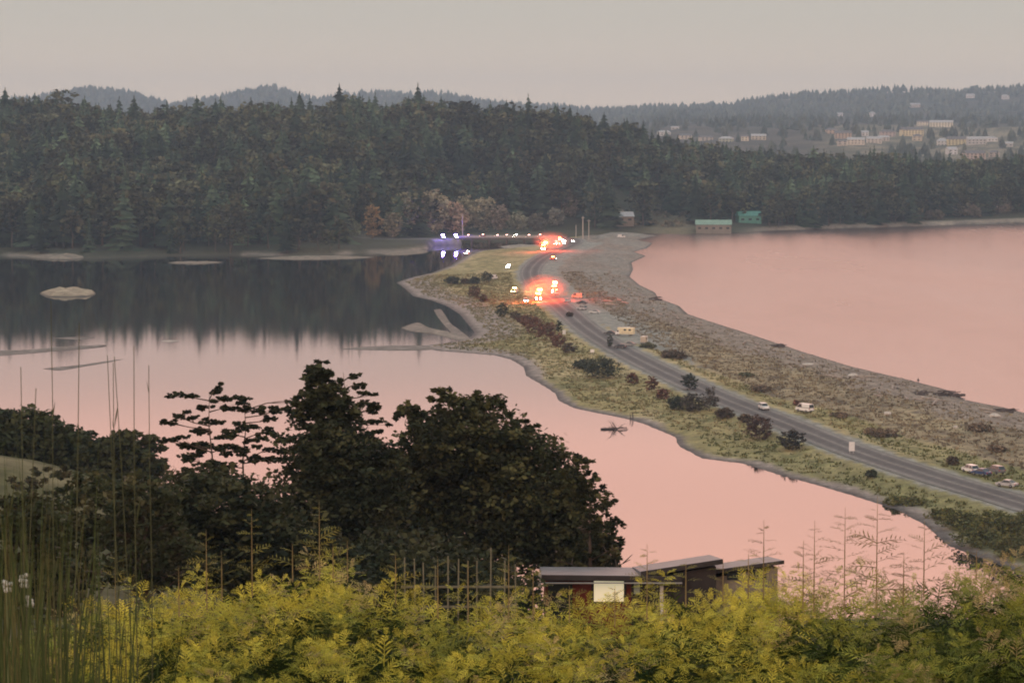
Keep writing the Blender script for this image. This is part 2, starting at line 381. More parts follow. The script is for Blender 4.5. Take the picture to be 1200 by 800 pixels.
# ------------------------------------------------------------------ the far land: wooded hill, shore, town slope, distant hills
shore_px = [(-600, 302), (0, 300), (60, 302), (110, 303), (200, 300), (300, 299), (350, 300), (420, 297), (480, 295), (500, 292), (512, 286), (530, 281.5), (545, 280.2), (650, 279.6), (700, 277), (760, 273), (800, 274), (860, 273), (905, 270), (1000, 267), (1100, 264), (1190, 261), (1400, 257), (1900, 250)]
ridge_px = [(-600, 120), (0, 114), (70, 110), (110, 118), (200, 126), (300, 120), (380, 118), (410, 108), (450, 116), (480, 106), (520, 112), (560, 120), (620, 114), (655, 119), (690, 126), (730, 139), (780, 157), (850, 167), (930, 172), (1000, 178), (1060, 170), (1130, 182), (1190, 174), (1900, 180)]
hill_px = [(-600, 120), (0, 118), (40, 114), (70, 109), (110, 103), (150, 107), (180, 116), (200, 122), (225, 118), (260, 112), (290, 106), (325, 101), (345, 109), (375, 117), (400, 112), (440, 108), (470, 110), (520, 108), (560, 118), (600, 122), (650, 124), (700, 127), (760, 126),
           (800, 124), (850, 121), (900, 115), (940, 109), (1000, 107), (1060, 104), (1120, 107), (1190, 101), (1300, 104), (1900, 116)]
ip = lambda tab, x: np.interp(x, [a for a, b in tab], [b for a, b in tab])
KN = [0.0, 0.035, 0.30, 0.62, 0.8, 1.2, 1.6, 2.2, 3.0, 4.0, 5.0]
def far_height(X, Y):
    px = 600 + F * X / Y; a = px
    D0 = F * CAMZ / (ip(shore_px, a) - 150)
    right = sstep(640, 800, a)
    Dr = 2060 + 160 * right                     # ridge of the near wooded hill
    htop = CAMZ + (150 - ip(ridge_px, a)) / F * Dr - 35
    u = (Y - D0) / (Dr - D0)
    st = 0.03 + 0.22 * np.exp(-((a - 560) / 125) ** 4)
    left = np.where(u < 0, u * 60, 3.2 * sstep(0, 0.06, u) + (htop - 3.2) * sstep(0, 1, (u - st) / (1 - st)) ** 0.9)
    mid = np.interp(Y, [2200, 2600, 3200, 3800, 4400, 5200, 6500], [20, 22, 27, 48, 74, 80, 95])
    back = np.interp(Y, [2060, 2500, 3200, 6500], [0, -25, -30, -10])
    plate = htop + back
    behind = plate * (1 - right) + mid * right
    behind = behind * (1 - sstep(4800, 6000, Y)) + (60 + 30 * right) * sstep(4800, 6000, Y)
    h = np.where(Y < Dr, left, left * (1 - sstep(Dr, Dr + 250, Y)) + behind * sstep(Dr, Dr + 250, Y))
    Dh = 8400 - 1000 * right
    hh = CAMZ + (150 - ip(hill_px, a)) / F * Dh - 14
    kk = sstep(5600, 1, 0) if False else sstep(0, 1, (Y - 5600) / (Dh - 5600))
    h = h * (1 - kk) + hh * kk
    h = np.where(Y > Dh, hh - (Y - Dh) * 0.08, h)
    h = h + (fbm(X / 120, Y / 160, 5) - 0.5) * 16 * sstep(0.1, 0.5, u) * np.clip(Y / 3500, 0.35, 1.6) * (1 - 0.6 * sstep(Dh - 700, Dh, Y))
    dr, ar, _ = near_road(X, Y)
    k = (1 - sstep(6, 20, dr)) * ((ar > bi1) | (ar < bi0)) * (Y < 1800)
    h = h * (1 - k) + (ROAD[np.clip(ar, 0, len(ROAD) - 1), 2] - 0.15) * k
    return h, D0, u, px
pxs = np.arange(-480, 1700, 5.0)
Ys = np.concatenate([np.arange(1440, 2120, 6), np.arange(2120, 3000, 22), np.arange(3000, 5600, 50), np.arange(5600, 9001, 70)])
PX, YY = np.meshgrid(pxs, Ys); XX = (PX - 600) / F * YY
FH, D0, U, _ = far_height(XX, YY)
dshore = YY - D0
n1 = fbm(XX / 60, YY / 60, 71); n2 = fbm(XX / 12, YY / 20, 72)
c = mixc(C_(0.045, 0.05, 0.03), C_(0.08, 0.075, 0.045), n1)
c = mixc(c, mixc(C_(0.05, 0.055, 0.04), C_(0.085, 0.08, 0.06), sstep(0.45, 0.6, n1)), sstep(2300, 2800, YY))
bpat = sstep(0.46, 0.58, fbm(PX / 45, PX * 0 + 3, 77)) * (PX < 520) + 0.12 * (PX < 520) + sstep(860, 900, PX)
beach = mixc(C_(0.17, 0.15, 0.12), C_(0.32, 0.275, 0.22), n2)
c = mixc(c, beach, (1 - sstep(9, 20, dshore)) * np.clip(bpat, 0, 1))
c = mixc(c, C_(0.05, 0.045, 0.04), (1 - sstep(1.0, 4.0, dshore + (n2 - 0.5) * 6)) * 0.8)
clear = np.exp(-((PX - 785) / 28) ** 2) * (1 - sstep(150, 230, dshore))
c = mixc(c, mixc(C_(0.15, 0.125, 0.075), C_(0.22, 0.18, 0.11), n2), np.clip(clear * 1.3, 0, 1))
town = sstep(930, 1000, PX) * sstep(3000, 3200, YY) * (1 - sstep(4600, 5000, YY))
c = mixc(c, mixc(C_(0.09, 0.095, 0.055), C_(0.25, 0.22, 0.15), sstep(0.4, 0.65, n2)), town * 0.85)
drf, arf, _ = near_road(XX, YY)
c = mixc(c, C_(0.24, 0.22, 0.17), (1 - sstep(7, 13, drf)) * (YY < 1800))
me = np_mesh('far_land', np.stack([XX, YY, FH], -1).reshape(-1, 3), grid_faces(*XX.shape), c.reshape(-1, 3), True)
tag(link('far_land', me, M['far_land']), kind='structure')
def far_z(x, y): return float(far_height(np.array([[x]]), np.array([[float(y)]]))[0][0, 0])

# ------------------------------------------------------------------ the near hillside
def hill_height(X, Y):
    z = np.interp(Y, [-60, 0, 22, 60, 130, 200, 300, 372, 420, 600], [73, 70.5, 69.7, 62.5, 48.5, 34, 14, 1.0, -2, -3])
    z = z + 19.5 * np.exp(-((X + 55) / 36) ** 2 - ((Y - 265) / 55) ** 2)
    z = z + 1.6 * np.exp(-((X + 3.4) / 2.0) ** 2 - ((Y - 11.5) / 3.0) ** 2)
    z = z + (fbm(X / 25, Y / 25, 88) - 0.5) * 4 * sstep(40, 120, Y) * (1 - sstep(330, 390, Y)) + (fbm(X / 2.5, Y / 2.5, 90) - 0.5) * 0.3 * (Y < 350)
    z = z + np.where(X > 70, 1, 0) * 0
    return z
xs2 = np.concatenate([np.arange(-260, -20, 4.0), np.arange(-20, 20, 1.0), np.arange(20, 321, 4.0)]); ys2 = np.concatenate([np.arange(-60, 60, 1.5), np.arange(60, 420, 3.0)])
X2, Y2 = np.meshgrid(xs2, ys2); H2 = hill_height(X2, Y2)
n1 = fbm(X2 / 9, Y2 / 9, 91)
c = mixc(C_(0.04, 0.05, 0.02), C_(0.085, 0.08, 0.04), sstep(0.35, 0.65, n1))
patch = np.exp(-((X2 + 52) / 15) ** 2 - ((Y2 - 240) / 14) ** 2)
c = mixc(c, mixc(C_(0.09, 0.09, 0.04), C_(0.19, 0.17, 0.095), sstep(0.35, 0.65, fbm(X2 / 5, Y2 / 8, 93))), np.clip(patch * 1.6, 0, 1))
me = np_mesh('hillside', np.stack([X2, Y2, H2], -1).reshape(-1, 3), grid_faces(*X2.shape), c.reshape(-1, 3), True)
tag(link('hillside', me, M['hill']), kind='structure')
def hill_z(x, y): return float(hill_height(np.array([float(x)]), np.array([float(y)]))[0])

# ------------------------------------------------------------------ water: lagoon and sea meet under the spit
mid = [(330, 250)] + [(p[0] + 3, p[1]) for p in ROAD[:bi0:4] if p[1] > 330] + [(60, 1900), (90, 9200)]
def sheet(name, pts, mat, z=0.0):
    bm = bmesh.new(); vs = [bm.verts.new((x, y, z)) for x, y in pts]; bm.faces.new(vs); bmesh.ops.triangulate(bm, faces=bm.faces)
    bmesh.ops.recalc_face_normals(bm, faces=bm.faces)
    me = bpy.data.meshes.new(name); bm.to_mesh(me); bm.free()
    if sum(p.normal.z for p in me.polygons) < 0: me.flip_normals()
    return tag(link(name, me, mat), kind='structure')
sheet('lagoon_water', mid + [(-4000, 9200), (-4000, 250)], M['lagoon'])
sheet('sea_water', mid + [(5800, 9200), (5800, 250)], M['sea'])
bed = MB(); bed.quad([(-4000, 200, -3.2), (5800, 200, -3.2), (5800, 9200, -3.2), (-4000, 9200, -3.2)])
tag(bed.build('sea_bed', plain('sea_bed', (0.08, 0.07, 0.05), 0.9, 0.2, 0.02)), kind='structure')

# ------------------------------------------------------------------ road surface and its markings
def ribbon(name, i0, i1, o0, o1, dz, mat, uv=True):
    V = []; Fc = []; UV = []
    for j, i in enumerate(range(i0, i1)):
        x, y, z = ROAD[i]; tx, ty = ROAD_T[i]; nx, ny = ty, -tx
        V += [(x + nx * o0, y + ny * o0, z + dz), (x + nx * o1, y + ny * o1, z + dz)]
        if j: a = 2 * j; Fc.append((a - 2, a - 1, a + 1, a))
    me = np_mesh(name, V, Fc)
    if uv:
        u = me.uv_layers.new(name='UVMap')
        for lp in me.loops: u.data[lp.index].uv = ((lp.vertex_index % 2) * 1.0, (lp.vertex_index // 2) * 0.5)
    if me.polygons[0].normal.z < 0: me.flip_normals()
    return tag(link(name, me, mat), kind='structure')
NR = len(ROAD)
ribbon('road', 0, NR, -5.6, 5.6, 0.0, M['asphalt'])
ribbon('edge_line', 0, NR, -4.2, -4.0, 0.012, M['line'], False)
ribbon('edge_line', 0, NR, 4.0, 4.2, 0.012, M['line'], False)
ribbon('centre_line', 0, NR, -0.10, 0.10, 0.012, M['line'], False)

# ------------------------------------------------------------------ bridge over the lagoon mouth
M['pier'] = plain('dark_concrete', (0.09, 0.08, 0.07), 0.8, 0.2, 0.5)  # one darker concrete tone for the deck and piers
br = empty('road_bridge', (0, 0, 0)); tag(br, 'low concrete road bridge with pale barriers crossing the dark channel at the lagoon mouth', 'bridge')
dv = (B1 - B0).normalized(); ang = math.atan2(dv.y, dv.x); cbr = (B0 + B1) / 2; Lb = (B1 - B0).length
MB().box((cbr.x, cbr.y, BZ - 0.75), (Lb + 6, 12.4, 1.1), ang).build('deck', M['pier'], br)
for s in (-1, 1):
    off = Vector((-dv.y, dv.x, 0)) * s * 6.0
    MB().box((cbr.x + off.x, cbr.y + off.y, BZ + 0.42), (Lb + 10, 0.35, 0.85), ang, taper=(1, 0.6)).build('barrier', M['concrete'], br)
    rl = MB()
    p0 = cbr + off - dv * Lb / 2; p1 = cbr + off + dv * Lb / 2
    rl.tube((p0.x, p0.y, BZ + 1.25), (p1.x, p1.y, BZ + 1.25), 0.06)
    for k in range(20):
        q = p0.lerp(p1, k / 19); rl.tube((q.x, q.y, BZ + 0.84), (q.x, q.y, BZ + 1.25), 0.04)
    rl.build('handrail', M['steel'], br)
for k in range(5):
    q = B0.lerp(B1, (k + 0.5) / 5)
    pr = MB().box((q.x, q.y, 0.6), (1.0, 10.5, 5.2), ang).box((q.x, q.y, BZ - 1.55), (1.6, 12.0, 0.5), ang); pr.build('pier', M['pier'], br)

# ------------------------------------------------------------------ foliage generators (numpy)
def conifer_np(r, H=1.0, R=0.22, tiers=13, nb=7, dark=(0.036, 0.046, 0.026), light=(0.062, 0.07, 0.038), base=0.10, droop=0.25):
    V = []; T = []; Cc = []
    dark = np.array(dark); light = np.array(light)
    for i in range(tiers):
        u = i / (tiers - 1); z = base + (1 - base) * u ** 0.95
        rad = R * (1 - u) ** 0.75 * r.uniform(0.8, 1.15) + 0.012
        a0 = r.uniform(0, 6.28)
        for b in range(nb):
            a = a0 + b * 2 * PI / nb + r.uniform(-0.3, 0.3); q = rad * r.uniform(0.6, 1.2); w = q * r.uniform(0.32, 0.5) + 0.006
            ca, sa = math.cos(a), math.sin(a); zz = z + r.uniform(-0.02, 0.02); n = len(V)
            dz = -droop * q - r.uniform(0, 0.02)
            V += [(0, 0, zz + 0.03), (ca * q * 0.6 - sa * w, sa * q * 0.6 + ca * w, zz + dz * 0.7 - 0.02), (ca * q, sa * q, zz + dz), (ca * q * 0.6 + sa * w, sa * q * 0.6 - ca * w, zz + dz * 0.7 - 0.02), (ca * q * 0.55, sa * q * 0.55, zz + 0.01 + dz * 0.3)]
            T += [(n, n + 1, n + 4), (n + 1, n + 2, n + 4), (n + 4, n + 2, n + 3), (n, n + 4, n + 3)]
            k = r.uniform(0, 1); col = dark * (1 - k) + light * k; Cc += [col * 0.9, col, col * 1.15, col, col]
    n = len(V)
    for j in range(6):
        V.append((math.cos(j * PI / 3) * R * 0.4, math.sin(j * PI / 3) * R * 0.4, base)); Cc.append(dark)
    V.append((0, 0, 0.96)); Cc.append(dark)
    T += [(n + j, n + (j + 1) % 6, n + 6) for j in range(6)]
    V = np.array(V); V *= H
    return V, np.array(T), np.array(Cc)
def leafball_np(r, W, H, z0, nclump, nleaf, size, cols, shell=0.55, flat=1.0, squash=0.5):
    """leaf clumps spread through a crown W wide and H high; leaves are small bent faces"""
    cols = np.array(cols, float); N = nclump * nleaf
    d = r.normal(size=(nclump, 3)); d /= np.linalg.norm(d, axis=1)[:, None]; d[:, 2] = np.where(d[:, 2] < -squash, -d[:, 2], d[:, 2])
    rad = shell + (1 - shell) * r.random(nclump) ** 0.6; rad *= r.uniform(0.82, 1.12, nclump)
    cen = d * rad[:, None] * np.array([W / 2, W / 2, H / 2]); cen[:, 2] += z0 + H / 2
    cs = r.uniform(0.6, 1.3, nclump) * W * 0.11
    l = r.normal(size=(nclump, nleaf, 3)); l /= np.linalg.norm(l, axis=2)[..., None]; l *= (r.random((nclump, nleaf, 1)) ** 0.45) * cs[:, None, None]; l[..., 2] *= 0.62 * flat
    P = (cen[:, None, :] + l).reshape(N, 3)
    u = r.normal(size=(N, 3)); u[:, 2] *= 0.5; u /= np.linalg.norm(u, axis=1)[:, None]
    v = np.cross(u, r.normal(size=(N, 3))); v /= np.linalg.norm(v, axis=1)[:, None]
    s = size * r.uniform(0.6, 1.4, (N, 1))
    A = P - u * s; B = P + v * s * 0.55 - 0 * u; Cq = P + u * s; Dq = P - v * s * 0.55
    V = np.stack([A, B, Cq, Dq], 1).reshape(-1, 3); i = np.arange(N) * 4
    T = np.concatenate([np.stack([i, i + 1, i + 2], 1), np.stack([i, i + 2, i + 3], 1)])
    ci = r.integers(0, len(cols), nclump); cc = cols[ci] * r.uniform(0.75, 1.25, (nclump, 1)); cc = np.repeat(cc, nleaf, 0) * r.uniform(0.8, 1.2, (N, 1))
    return V, T, np.repeat(cc, 4, 0)
def join_np(parts):
    Vs, Ts, Cs = [], [], []; n = 0
    for V, T, C in parts: Vs.append(V); Ts.append(T + n); Cs.append(C); n += len(V)
    return np.concatenate(Vs), np.concatenate(Ts), np.concatenate(Cs)
def trunk_mesh(name, H, r0, r, limbs=4, crown0=0.35, spread=0.3):
    b = MB(); pts = [Vector((r.uniform(-1, 1) * 0.015 * H * k, r.uniform(-1, 1) * 0.015 * H * k, H * k / 4)) for k in range(5)]
    for k in range(4): b.tube(pts[k], pts[k + 1], r0 * (1 - k * 0.22), r0 * (1 - (k + 1) * 0.22), 6)
    for k in range(limbs):
        u = crown0 + (0.9 - crown0) * k / max(1, limbs); p = pts[0].lerp(pts[4], u); a = r.uniform(0, 6.28); L = spread * H * (1.2 - u)
        q = p + Vector((math.cos(a) * L * 0.6, math.sin(a) * L * 0.6, L * 0.45)); b.tube(p, q, r0 * 0.4 * (1 - u * 0.5), r0 * 0.2, 5)
        b.tube(q, q + Vector((math.cos(a + 0.3) * L * 0.5, math.sin(a + 0.3) * L * 0.5, L * 0.35)), r0 * 0.2, r0 * 0.06, 4)
    return b.mesh(name)

# ------------------------------------------------------------------ the far forest
rf = np.random.default_rng(5)
CON = []; 
for i in range(6):
    R_ = [0.22, 0.27, 0.33, 0.24, 0.38, 0.30][i]; sh = [0.75, 0.55, 0.95, 0.65, 1.05, 0.8][i]
    CON.append(conifer_np(rf, 1.0, R_, 12 + i % 3, 7, np.array((0.022, 0.036, 0.020)) * sh, np.array((0.068, 0.10, 0.056)) * sh, base=0.08 + 0.1 * (i % 2)))
RND = []
for i in range(4):
    cols = [[(0.05, 0.058, 0.03), (0.075, 0.08, 0.04)], [(0.06, 0.062, 0.034), (0.09, 0.085, 0.05)], [(0.045, 0.055, 0.034), (0.062, 0.07, 0.042)], [(0.075, 0.082, 0.045), (0.062, 0.07, 0.04)]][i]
    V, T, Cc = leafball_np(rf, 0.50 + 0.12 * i, 0.92, 0.06, 44, 7, 0.052, [tuple(k * q for q in cc) for cc in cols for k in (0.55, 1.15)], shell=0.5); RND.append((V, T, Cc))
con_me = [np_mesh('conifer_crown', *v) for v in CON]; rnd_me = [np_mesh('leafy_crown', *v) for v in RND]
con_tr = trunk_mesh('conifer_trunk', 0.9, 0.016, random.Random(3), 0); rnd_tr = trunk_mesh('leafy_trunk', 0.7, 0.022, random.Random(4), 4)
for m_ in con_me + rnd_me: m_.materials.append(M['far_leaf'])
for m_ in (con_tr, rnd_tr): m_.materials.append(M['bark'])
# places: px column and distance
def no_tree(px, Y, dsh):
    if dsh < 9: return True
    if 640 < px < 745 and dsh < 26: return True
    if 408 < px <= 520 and dsh < 118: return True
    if 520 < px < 692 and dsh < 105: return True
    if 758 < px < 812 and dsh < 120: return True
    if 700 < px < 752 and 1700 < Y < 1985: return Y > 1835        # in front of the house in the wood
    if 806 < px < 900 and dsh < 62: return True
    if 1075 < px and dsh < 45: return True
    return False
spots = []
px_, Yt = rf.uniform(-140, 1330, 60000), rf.uniform(1500, 2330, 60000)
D0_ = F * CAMZ / (ip(shore_px, px_) - 150)
for a, y, d0 in zip(px_, Yt, D0_):
    dsh = y - d0
    if dsh < 10 or no_tree(a, y, dsh): continue
    spots.append(((a - 600) / F * y, y, a, dsh))
# thin by spacing (grid hashing)
cells = {}; kept = []
for s in spots:
    sp = 10.0 if s[3] < 60 else 12.5
    kx, ky = int(s[0] // sp), int(s[1] // sp)
    if (kx, ky) in cells: continue
    cells[(kx, ky)] = 1; kept.append(s)
KX = np.array([s[0] for s in kept]); KY = np.array([s[1] for s in kept]); KZ = far_height(KX[None], KY[None])[0][0]
dr_k = near_road(KX[None], KY[None])[0][0]
trees = []
for i, (x, y, a, dsh) in enumerate(kept):
    if dr_k[i] < 13: continue
    cl = float(vnoise(x / 45, y / 60, 300)); h = rf.uniform(19, 32) + 9 * cl; round_ = rf.random() < (0.7 if dsh < 70 else 0.55)
    if a > 760: h *= 0.95
    if round_: h *= 0.9
    if dsh < 30: h *= 0.7
    if rf.random() < 0.08 and a < 560: h *= 1.2
    py_top = 150 - (KZ[i] + h - CAMZ) / y * F
    vis = 0
    trees.append(dict(x=x, y=y, z=KZ[i], h=h, rd=round_, a=a, dsh=dsh, top=py_top))
# visibility: how far a tree's top rises above the skyline of those in front, per column
trees.sort(key=lambda t: t['y']); sky_ = {}
for t in trees:
    w = max(2, int(t['h'] * 0.2 / t['y'] * F / 2)); cs = range(int(t['a']) - w, int(t['a']) + w + 1)
    prev = [sky_.get(q, 400) for q in cs]; t['seen'] = np.mean([max(0, min(q, 150 - (t['z'] - CAMZ) / t['y'] * F) - t['top']) for q in prev]) * (1 if -10 < t['a'] < 1205 else 0)
    for q in cs: sky_[q] = min(sky_.get(q, 400), t['top'] + 3)
single = sorted([t for t in trees if t['seen'] > 0], key=lambda t: -t['seen'])
ncon = 0; nrnd = 0; chosen = set()
for t in single:
    if t['rd'] and nrnd < 230: nrnd += 1; chosen.add(id(t))
    elif not t['rd'] and ncon < 230: ncon += 1; chosen.add(id(t))
masses = []
def region(t):
    if t['top'] < 128: return ('rising on the skyline of the wooded ridge across the lagoon', 'on the skyline ridge')
    if t['a'] > 760: return ('in the dark wood above the pale beach beyond the sea bay', 'in the wood beyond the bay')
    if t['dsh'] < 60: return ('at the foot of the wooded hill along the far lagoon shore', 'along the far lagoon shore')
    q = t['a']
    if q < 150: return ('on the wooded hill above the pale islet', 'on the hill above the islet')
    if q < 300: return ('on the wooded hill left of the dark lagoon middle', 'on the hill left of the lagoon middle')
    if q < 430: return ('on the wooded hill just left of the autumn trees', 'on the hill left of the autumn trees')
    if q < 600: return ('on the wooded hill rising behind the autumn trees and bridge', 'on the hill behind the bridge')
    return ('on the right shoulder of the wooded hill behind the utility poles', 'on the right shoulder of the hill')
for i, t in enumerate(trees):
    v = i % (4 if t['rd'] else 6); rz = (i * 2.399) % 6.28; wd = t['h'] * (0.9 + 0.35 * ((i * 7) % 10) / 10)
    if id(t) in chosen:
        nm = 'leafy_tree' if t['rd'] else 'conifer_tree'
        e = empty(nm, (t['x'], t['y'], t['z'] - 0.3), rz); e.scale = (wd, wd, t['h'])
        link('crown', (rnd_me if t['rd'] else con_me)[v], None, e); link('trunk', rnd_tr if t['rd'] else con_tr, None, e)
        reg, g = region(t)
        tag(e, ('rounded leafy tree ' if t['rd'] else 'dark pointed conifer ') + reg, 'tree', ('leafy trees ' if t['rd'] else 'conifers ') + g)
    else:
        V, T, Cc = (RND if t['rd'] else CON)[v]
        ca, sa = math.cos(rz), math.sin(rz); S = np.array([wd, wd, t['h']])
        W = V * S; W = np.stack([W[:, 0] * ca - W[:, 1] * sa + t['x'], W[:, 0] * sa + W[:, 1] * ca + t['y'], W[:, 2] + t['z'] - 0.3], 1)
        masses.append((W, T, Cc * rf.uniform(0.45, 1.6)))
V, T, Cc = join_np(masses)
tag(link('forest', np_mesh('forest', V, T, Cc), M['far_leaf']), 'dense dark mixed forest covering the hill across the lagoon', 'forest', None, 'stuff')
print('forest trees', len(trees), 'joined', len(masses), 'tris', len(T))

# the woods farther off, on the town slope and the distant hills
def cone_trees(n, xr, yr, hr, cols, seed, wf=0.30, reject=None):
    r = np.random.default_rng(seed); a = r.uniform(*xr, n); y = r.uniform(yr[0] ** 0.5, yr[1] ** 0.5, n) ** 2; x = (a - 600) / F * y
    if reject is not None: m = ~reject(a, y); a, x, y = a[m], x[m], y[m]; n = len(a)
    z = far_height(x[None], y[None])[0][0] - 1; h = r.uniform(*hr, n); w = h * r.uniform(0.7, 1.3, n) * wf
    K = 5; V = np.zeros((n, 2 * K + 1, 3)); ph = r.uniform(0, 6, n)
    for k in range(K):
        for q, (rr, zz) in enumerate(((1.0, 0.22), (0.62, 0.55))):
            jr = r.uniform(0.7, 1.3, n)
            V[:, q * K + k, 0] = x + np.cos(ph + q + k * 2 * PI / K) * w * rr * jr; V[:, q * K + k, 1] = y + np.sin(ph + q + k * 2 * PI / K) * w * rr * jr; V[:, q * K + k, 2] = z + h * (zz + r.uniform(-0.08, 0.08, n))
    V[:, 2 * K] = np.stack([x, y, z + h], 1)
    t = []
    for k in range(K):
        k2 = (k + 1) % K; t += [(k, k2, K + k2), (k, K + k2, K + k), (K + k, K + k2, 2 * K)]
    T = (np.arange(n)[:, None, None] * (2 * K + 1) + np.array(t)[None]).reshape(-1, 3)
    cols = np.array(cols); c = cols[r.integers(0, len(cols), n)] * r.uniform(0.7, 1.3, (n, 1))
    return V.reshape(-1, 3), T, np.repeat(c, 2 * K + 1, 0)

houses_px = [  # px, py of base, width px, height px, wall, roof, storeys
    (974, 157, 13, 7, (0.45, 0.36, 0.28), 0), (988, 162, 19, 9, (0.42, 0.33, 0.25), 0), (1003, 169, 20, 8, (0.55, 0.50, 0.42), 1), (987, 170, 12, 7, (0.5, 0.45, 0.38), 0),
    (1024, 168, 17, 8, (0.52, 0.48, 0.42), 1), (1013, 159, 8, 6, (0.6, 0.6, 0.6), 1), (1040, 160, 17, 8, (0.42, 0.35, 0.32), 0), (1035, 165, 12, 6, (0.45, 0.42, 0.38), 1),
    (1068, 159, 27, 10, (0.62, 0.56, 0.36), 0), (1075, 165, 11, 8, (0.5, 0.44, 0.33), 0), (1081, 147, 13, 6, (0.62, 0.58, 0.45), 0), (1103, 149, 27, 8, (0.66, 0.63, 0.50), 1),
    (1104, 171, 12, 9, (0.60, 0.58, 0.55), 1), (1122, 170, 24, 10, (0.55, 0.50, 0.30), 0), (1144, 169, 22, 9, (0.42, 0.42, 0.40), 1), (1160, 166, 16, 6, (0.6, 0.6, 0.58), 1),
    (1115, 181, 11, 9, (0.55, 0.57, 0.58), 1), (1141, 187, 25, 11, (0.46, 0.38, 0.33), 0), (1165, 184, 12, 8, (0.36, 0.32, 0.28), 0),
    (1182, 172, 10, 6, (0.4, 0.4, 0.38), 1), (984, 137, 7, 5, (0.6, 0.6, 0.6), 1), (1022, 136, 7, 5, (0.58, 0.58, 0.58), 1), (1072, 126, 12, 5, (0.45, 0.42, 0.40), 1), (1137, 116, 9, 6, (0.6, 0.6, 0.6), 1), (1178, 116, 8, 5, (0.52, 0.52, 0.52), 1),
    (803, 163, 14, 6, (0.5, 0.46, 0.38), 0), (827, 165, 15, 6, (0.42, 0.40, 0.34), 0), (851, 167, 16, 7, (0.36, 0.38, 0.30), 1), (873, 165, 8, 7, (0.6, 0.56, 0.44), 0), (889, 164, 17, 7, (0.45, 0.42, 0.34), 1),
    (778, 159, 16, 6, (0.5, 0.5, 0.48), 1), (791, 152, 9, 4, (0.46, 0.46, 0.44), 1)]
house_at = []
for (px, py, w, h, wc, rc) in houses_px:
    # find the distance at which the line of sight to the house's foot meets the slope
    best = None
    for Yq in range(2900, 7400, 20):
        p = at(px, py, Yq)
        if p.z <= far_z(p.x, Yq) + 0.5: best = Yq; break
    if best is None: best = 4300 if py > 140 else 6800
    house_at.append((px, py, best))
HA = np.array([(a, b, c_) for a, b, c_ in house_at], float)
HWid = np.array([h[2] for h in houses_px], float)
def rej(a, y):
    m = np.zeros(len(a), bool)
    for (hx, hy, hd), w in zip(HA, HWid): m |= (np.abs(a - hx) < w * 0.58 + 2) & (y < hd + 40) & (y > hd - (420 if hd < 5500 else 500))
    return m | ((a > 925) & (y > 3000) & (y < 4900) & (vnoise(a / 22, y / 160, 55) > 0.52)) | ((a > 740) & (a < 925) & (y > 3300) & (y < 4700) & (vnoise(a / 20, y / 150, 56) > 0.66))
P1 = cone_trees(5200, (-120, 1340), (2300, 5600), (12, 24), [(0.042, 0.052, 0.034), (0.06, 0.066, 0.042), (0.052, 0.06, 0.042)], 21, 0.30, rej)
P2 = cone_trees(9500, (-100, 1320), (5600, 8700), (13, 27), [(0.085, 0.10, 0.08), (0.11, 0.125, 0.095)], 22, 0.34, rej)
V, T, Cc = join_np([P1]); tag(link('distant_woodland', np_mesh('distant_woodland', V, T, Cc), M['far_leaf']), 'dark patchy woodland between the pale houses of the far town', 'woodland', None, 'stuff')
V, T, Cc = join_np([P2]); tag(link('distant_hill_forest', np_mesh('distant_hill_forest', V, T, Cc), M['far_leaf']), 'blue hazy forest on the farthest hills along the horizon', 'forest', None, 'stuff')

roofs = [plain('grey_shingle_roof', (0.16, 0.15, 0.15), 0.85, 0.2, 0.3), plain('pale_metal_roof', (0.42, 0.42, 0.42), 0.5, 0.1, 0.3)]
def gable_house(name, p, w, d, h, wallc, roofm, rz, label, group=None, floors=2, pitch=0.35, hip=False, chimney=False, cat='house', winm=None):
    e = empty(name, p, rz); tag(e, label, cat, group)
    wm = plain('wall', wallc, 0.85, 0.12, 0.2); hw = h * (1 - pitch)
    MB().box((0, 0, hw / 2 - 1.5), (w, d, hw + 3)).build('wall', wm, e)
    ov = 0.06 * w; y = d / 2 + 0.6
    pts = [(-w / 2 - ov * 0.4, hw), (w / 2 + ov * 0.4, hw), (w / 2 + ov * 0.4, hw + 0.25), (w * (0.22 if hip else 0), h), (-w * (0.22 if hip else 0), h), (-w / 2 - ov * 0.4, hw + 0.25)]
    if not hip: pts = [pts[0], pts[1], pts[2], pts[3], pts[5]]
    # ridge along x: profile in y,z
    b = MB(); W2 = w / 2 + 0.5; D2 = d / 2 + 0.6; rx = W2 - (d * 0.4 if hip else 0)
    v = [(-W2, -D2, hw), (W2, -D2, hw), (W2, D2, hw), (-W2, D2, hw), (-rx, 0, h), (rx, 0, h)]
    vs = [b.bm.verts.new(q) for q in v]
    for f in ((0, 1, 5, 4), (2, 3, 4, 5), (0, 4, 3), (1, 2, 5), (3, 2, 1, 0)): b.bm.faces.new([vs[k] for k in f])
    ro = b.build('roof', roofm, e)
    if chimney: MB().box((w * 0.2, 0, h + 0.2), (1.0, 1.0, 2.2)).build('chimney', M['concrete'], ro)
    nw = max(2, int(w / 5)); fl = max(1, min(floors, int(hw / 2.6)))
    wmesh = MB().box((0, 0, 0), (w / nw * 0.42, 0.14, 1.4)).mesh('window'); wmesh.materials.append(M['glass'] if winm is None else winm)
    for f in range(fl):
        for k in range(nw):
            link('window', wmesh, None, e, (-w / 2 + (k + 0.5) * w / nw, -d / 2 - 0.03, (f + 0.5) * hw / fl))
    return e
wname = lambda c: 'cream' if c[0] > 0.54 and c[2] < 0.52 else ('white' if c[0] >= 0.55 else ('pink-brown' if c[0] > c[2] * 1.25 and c[0] > 0.40 else 'grey'))
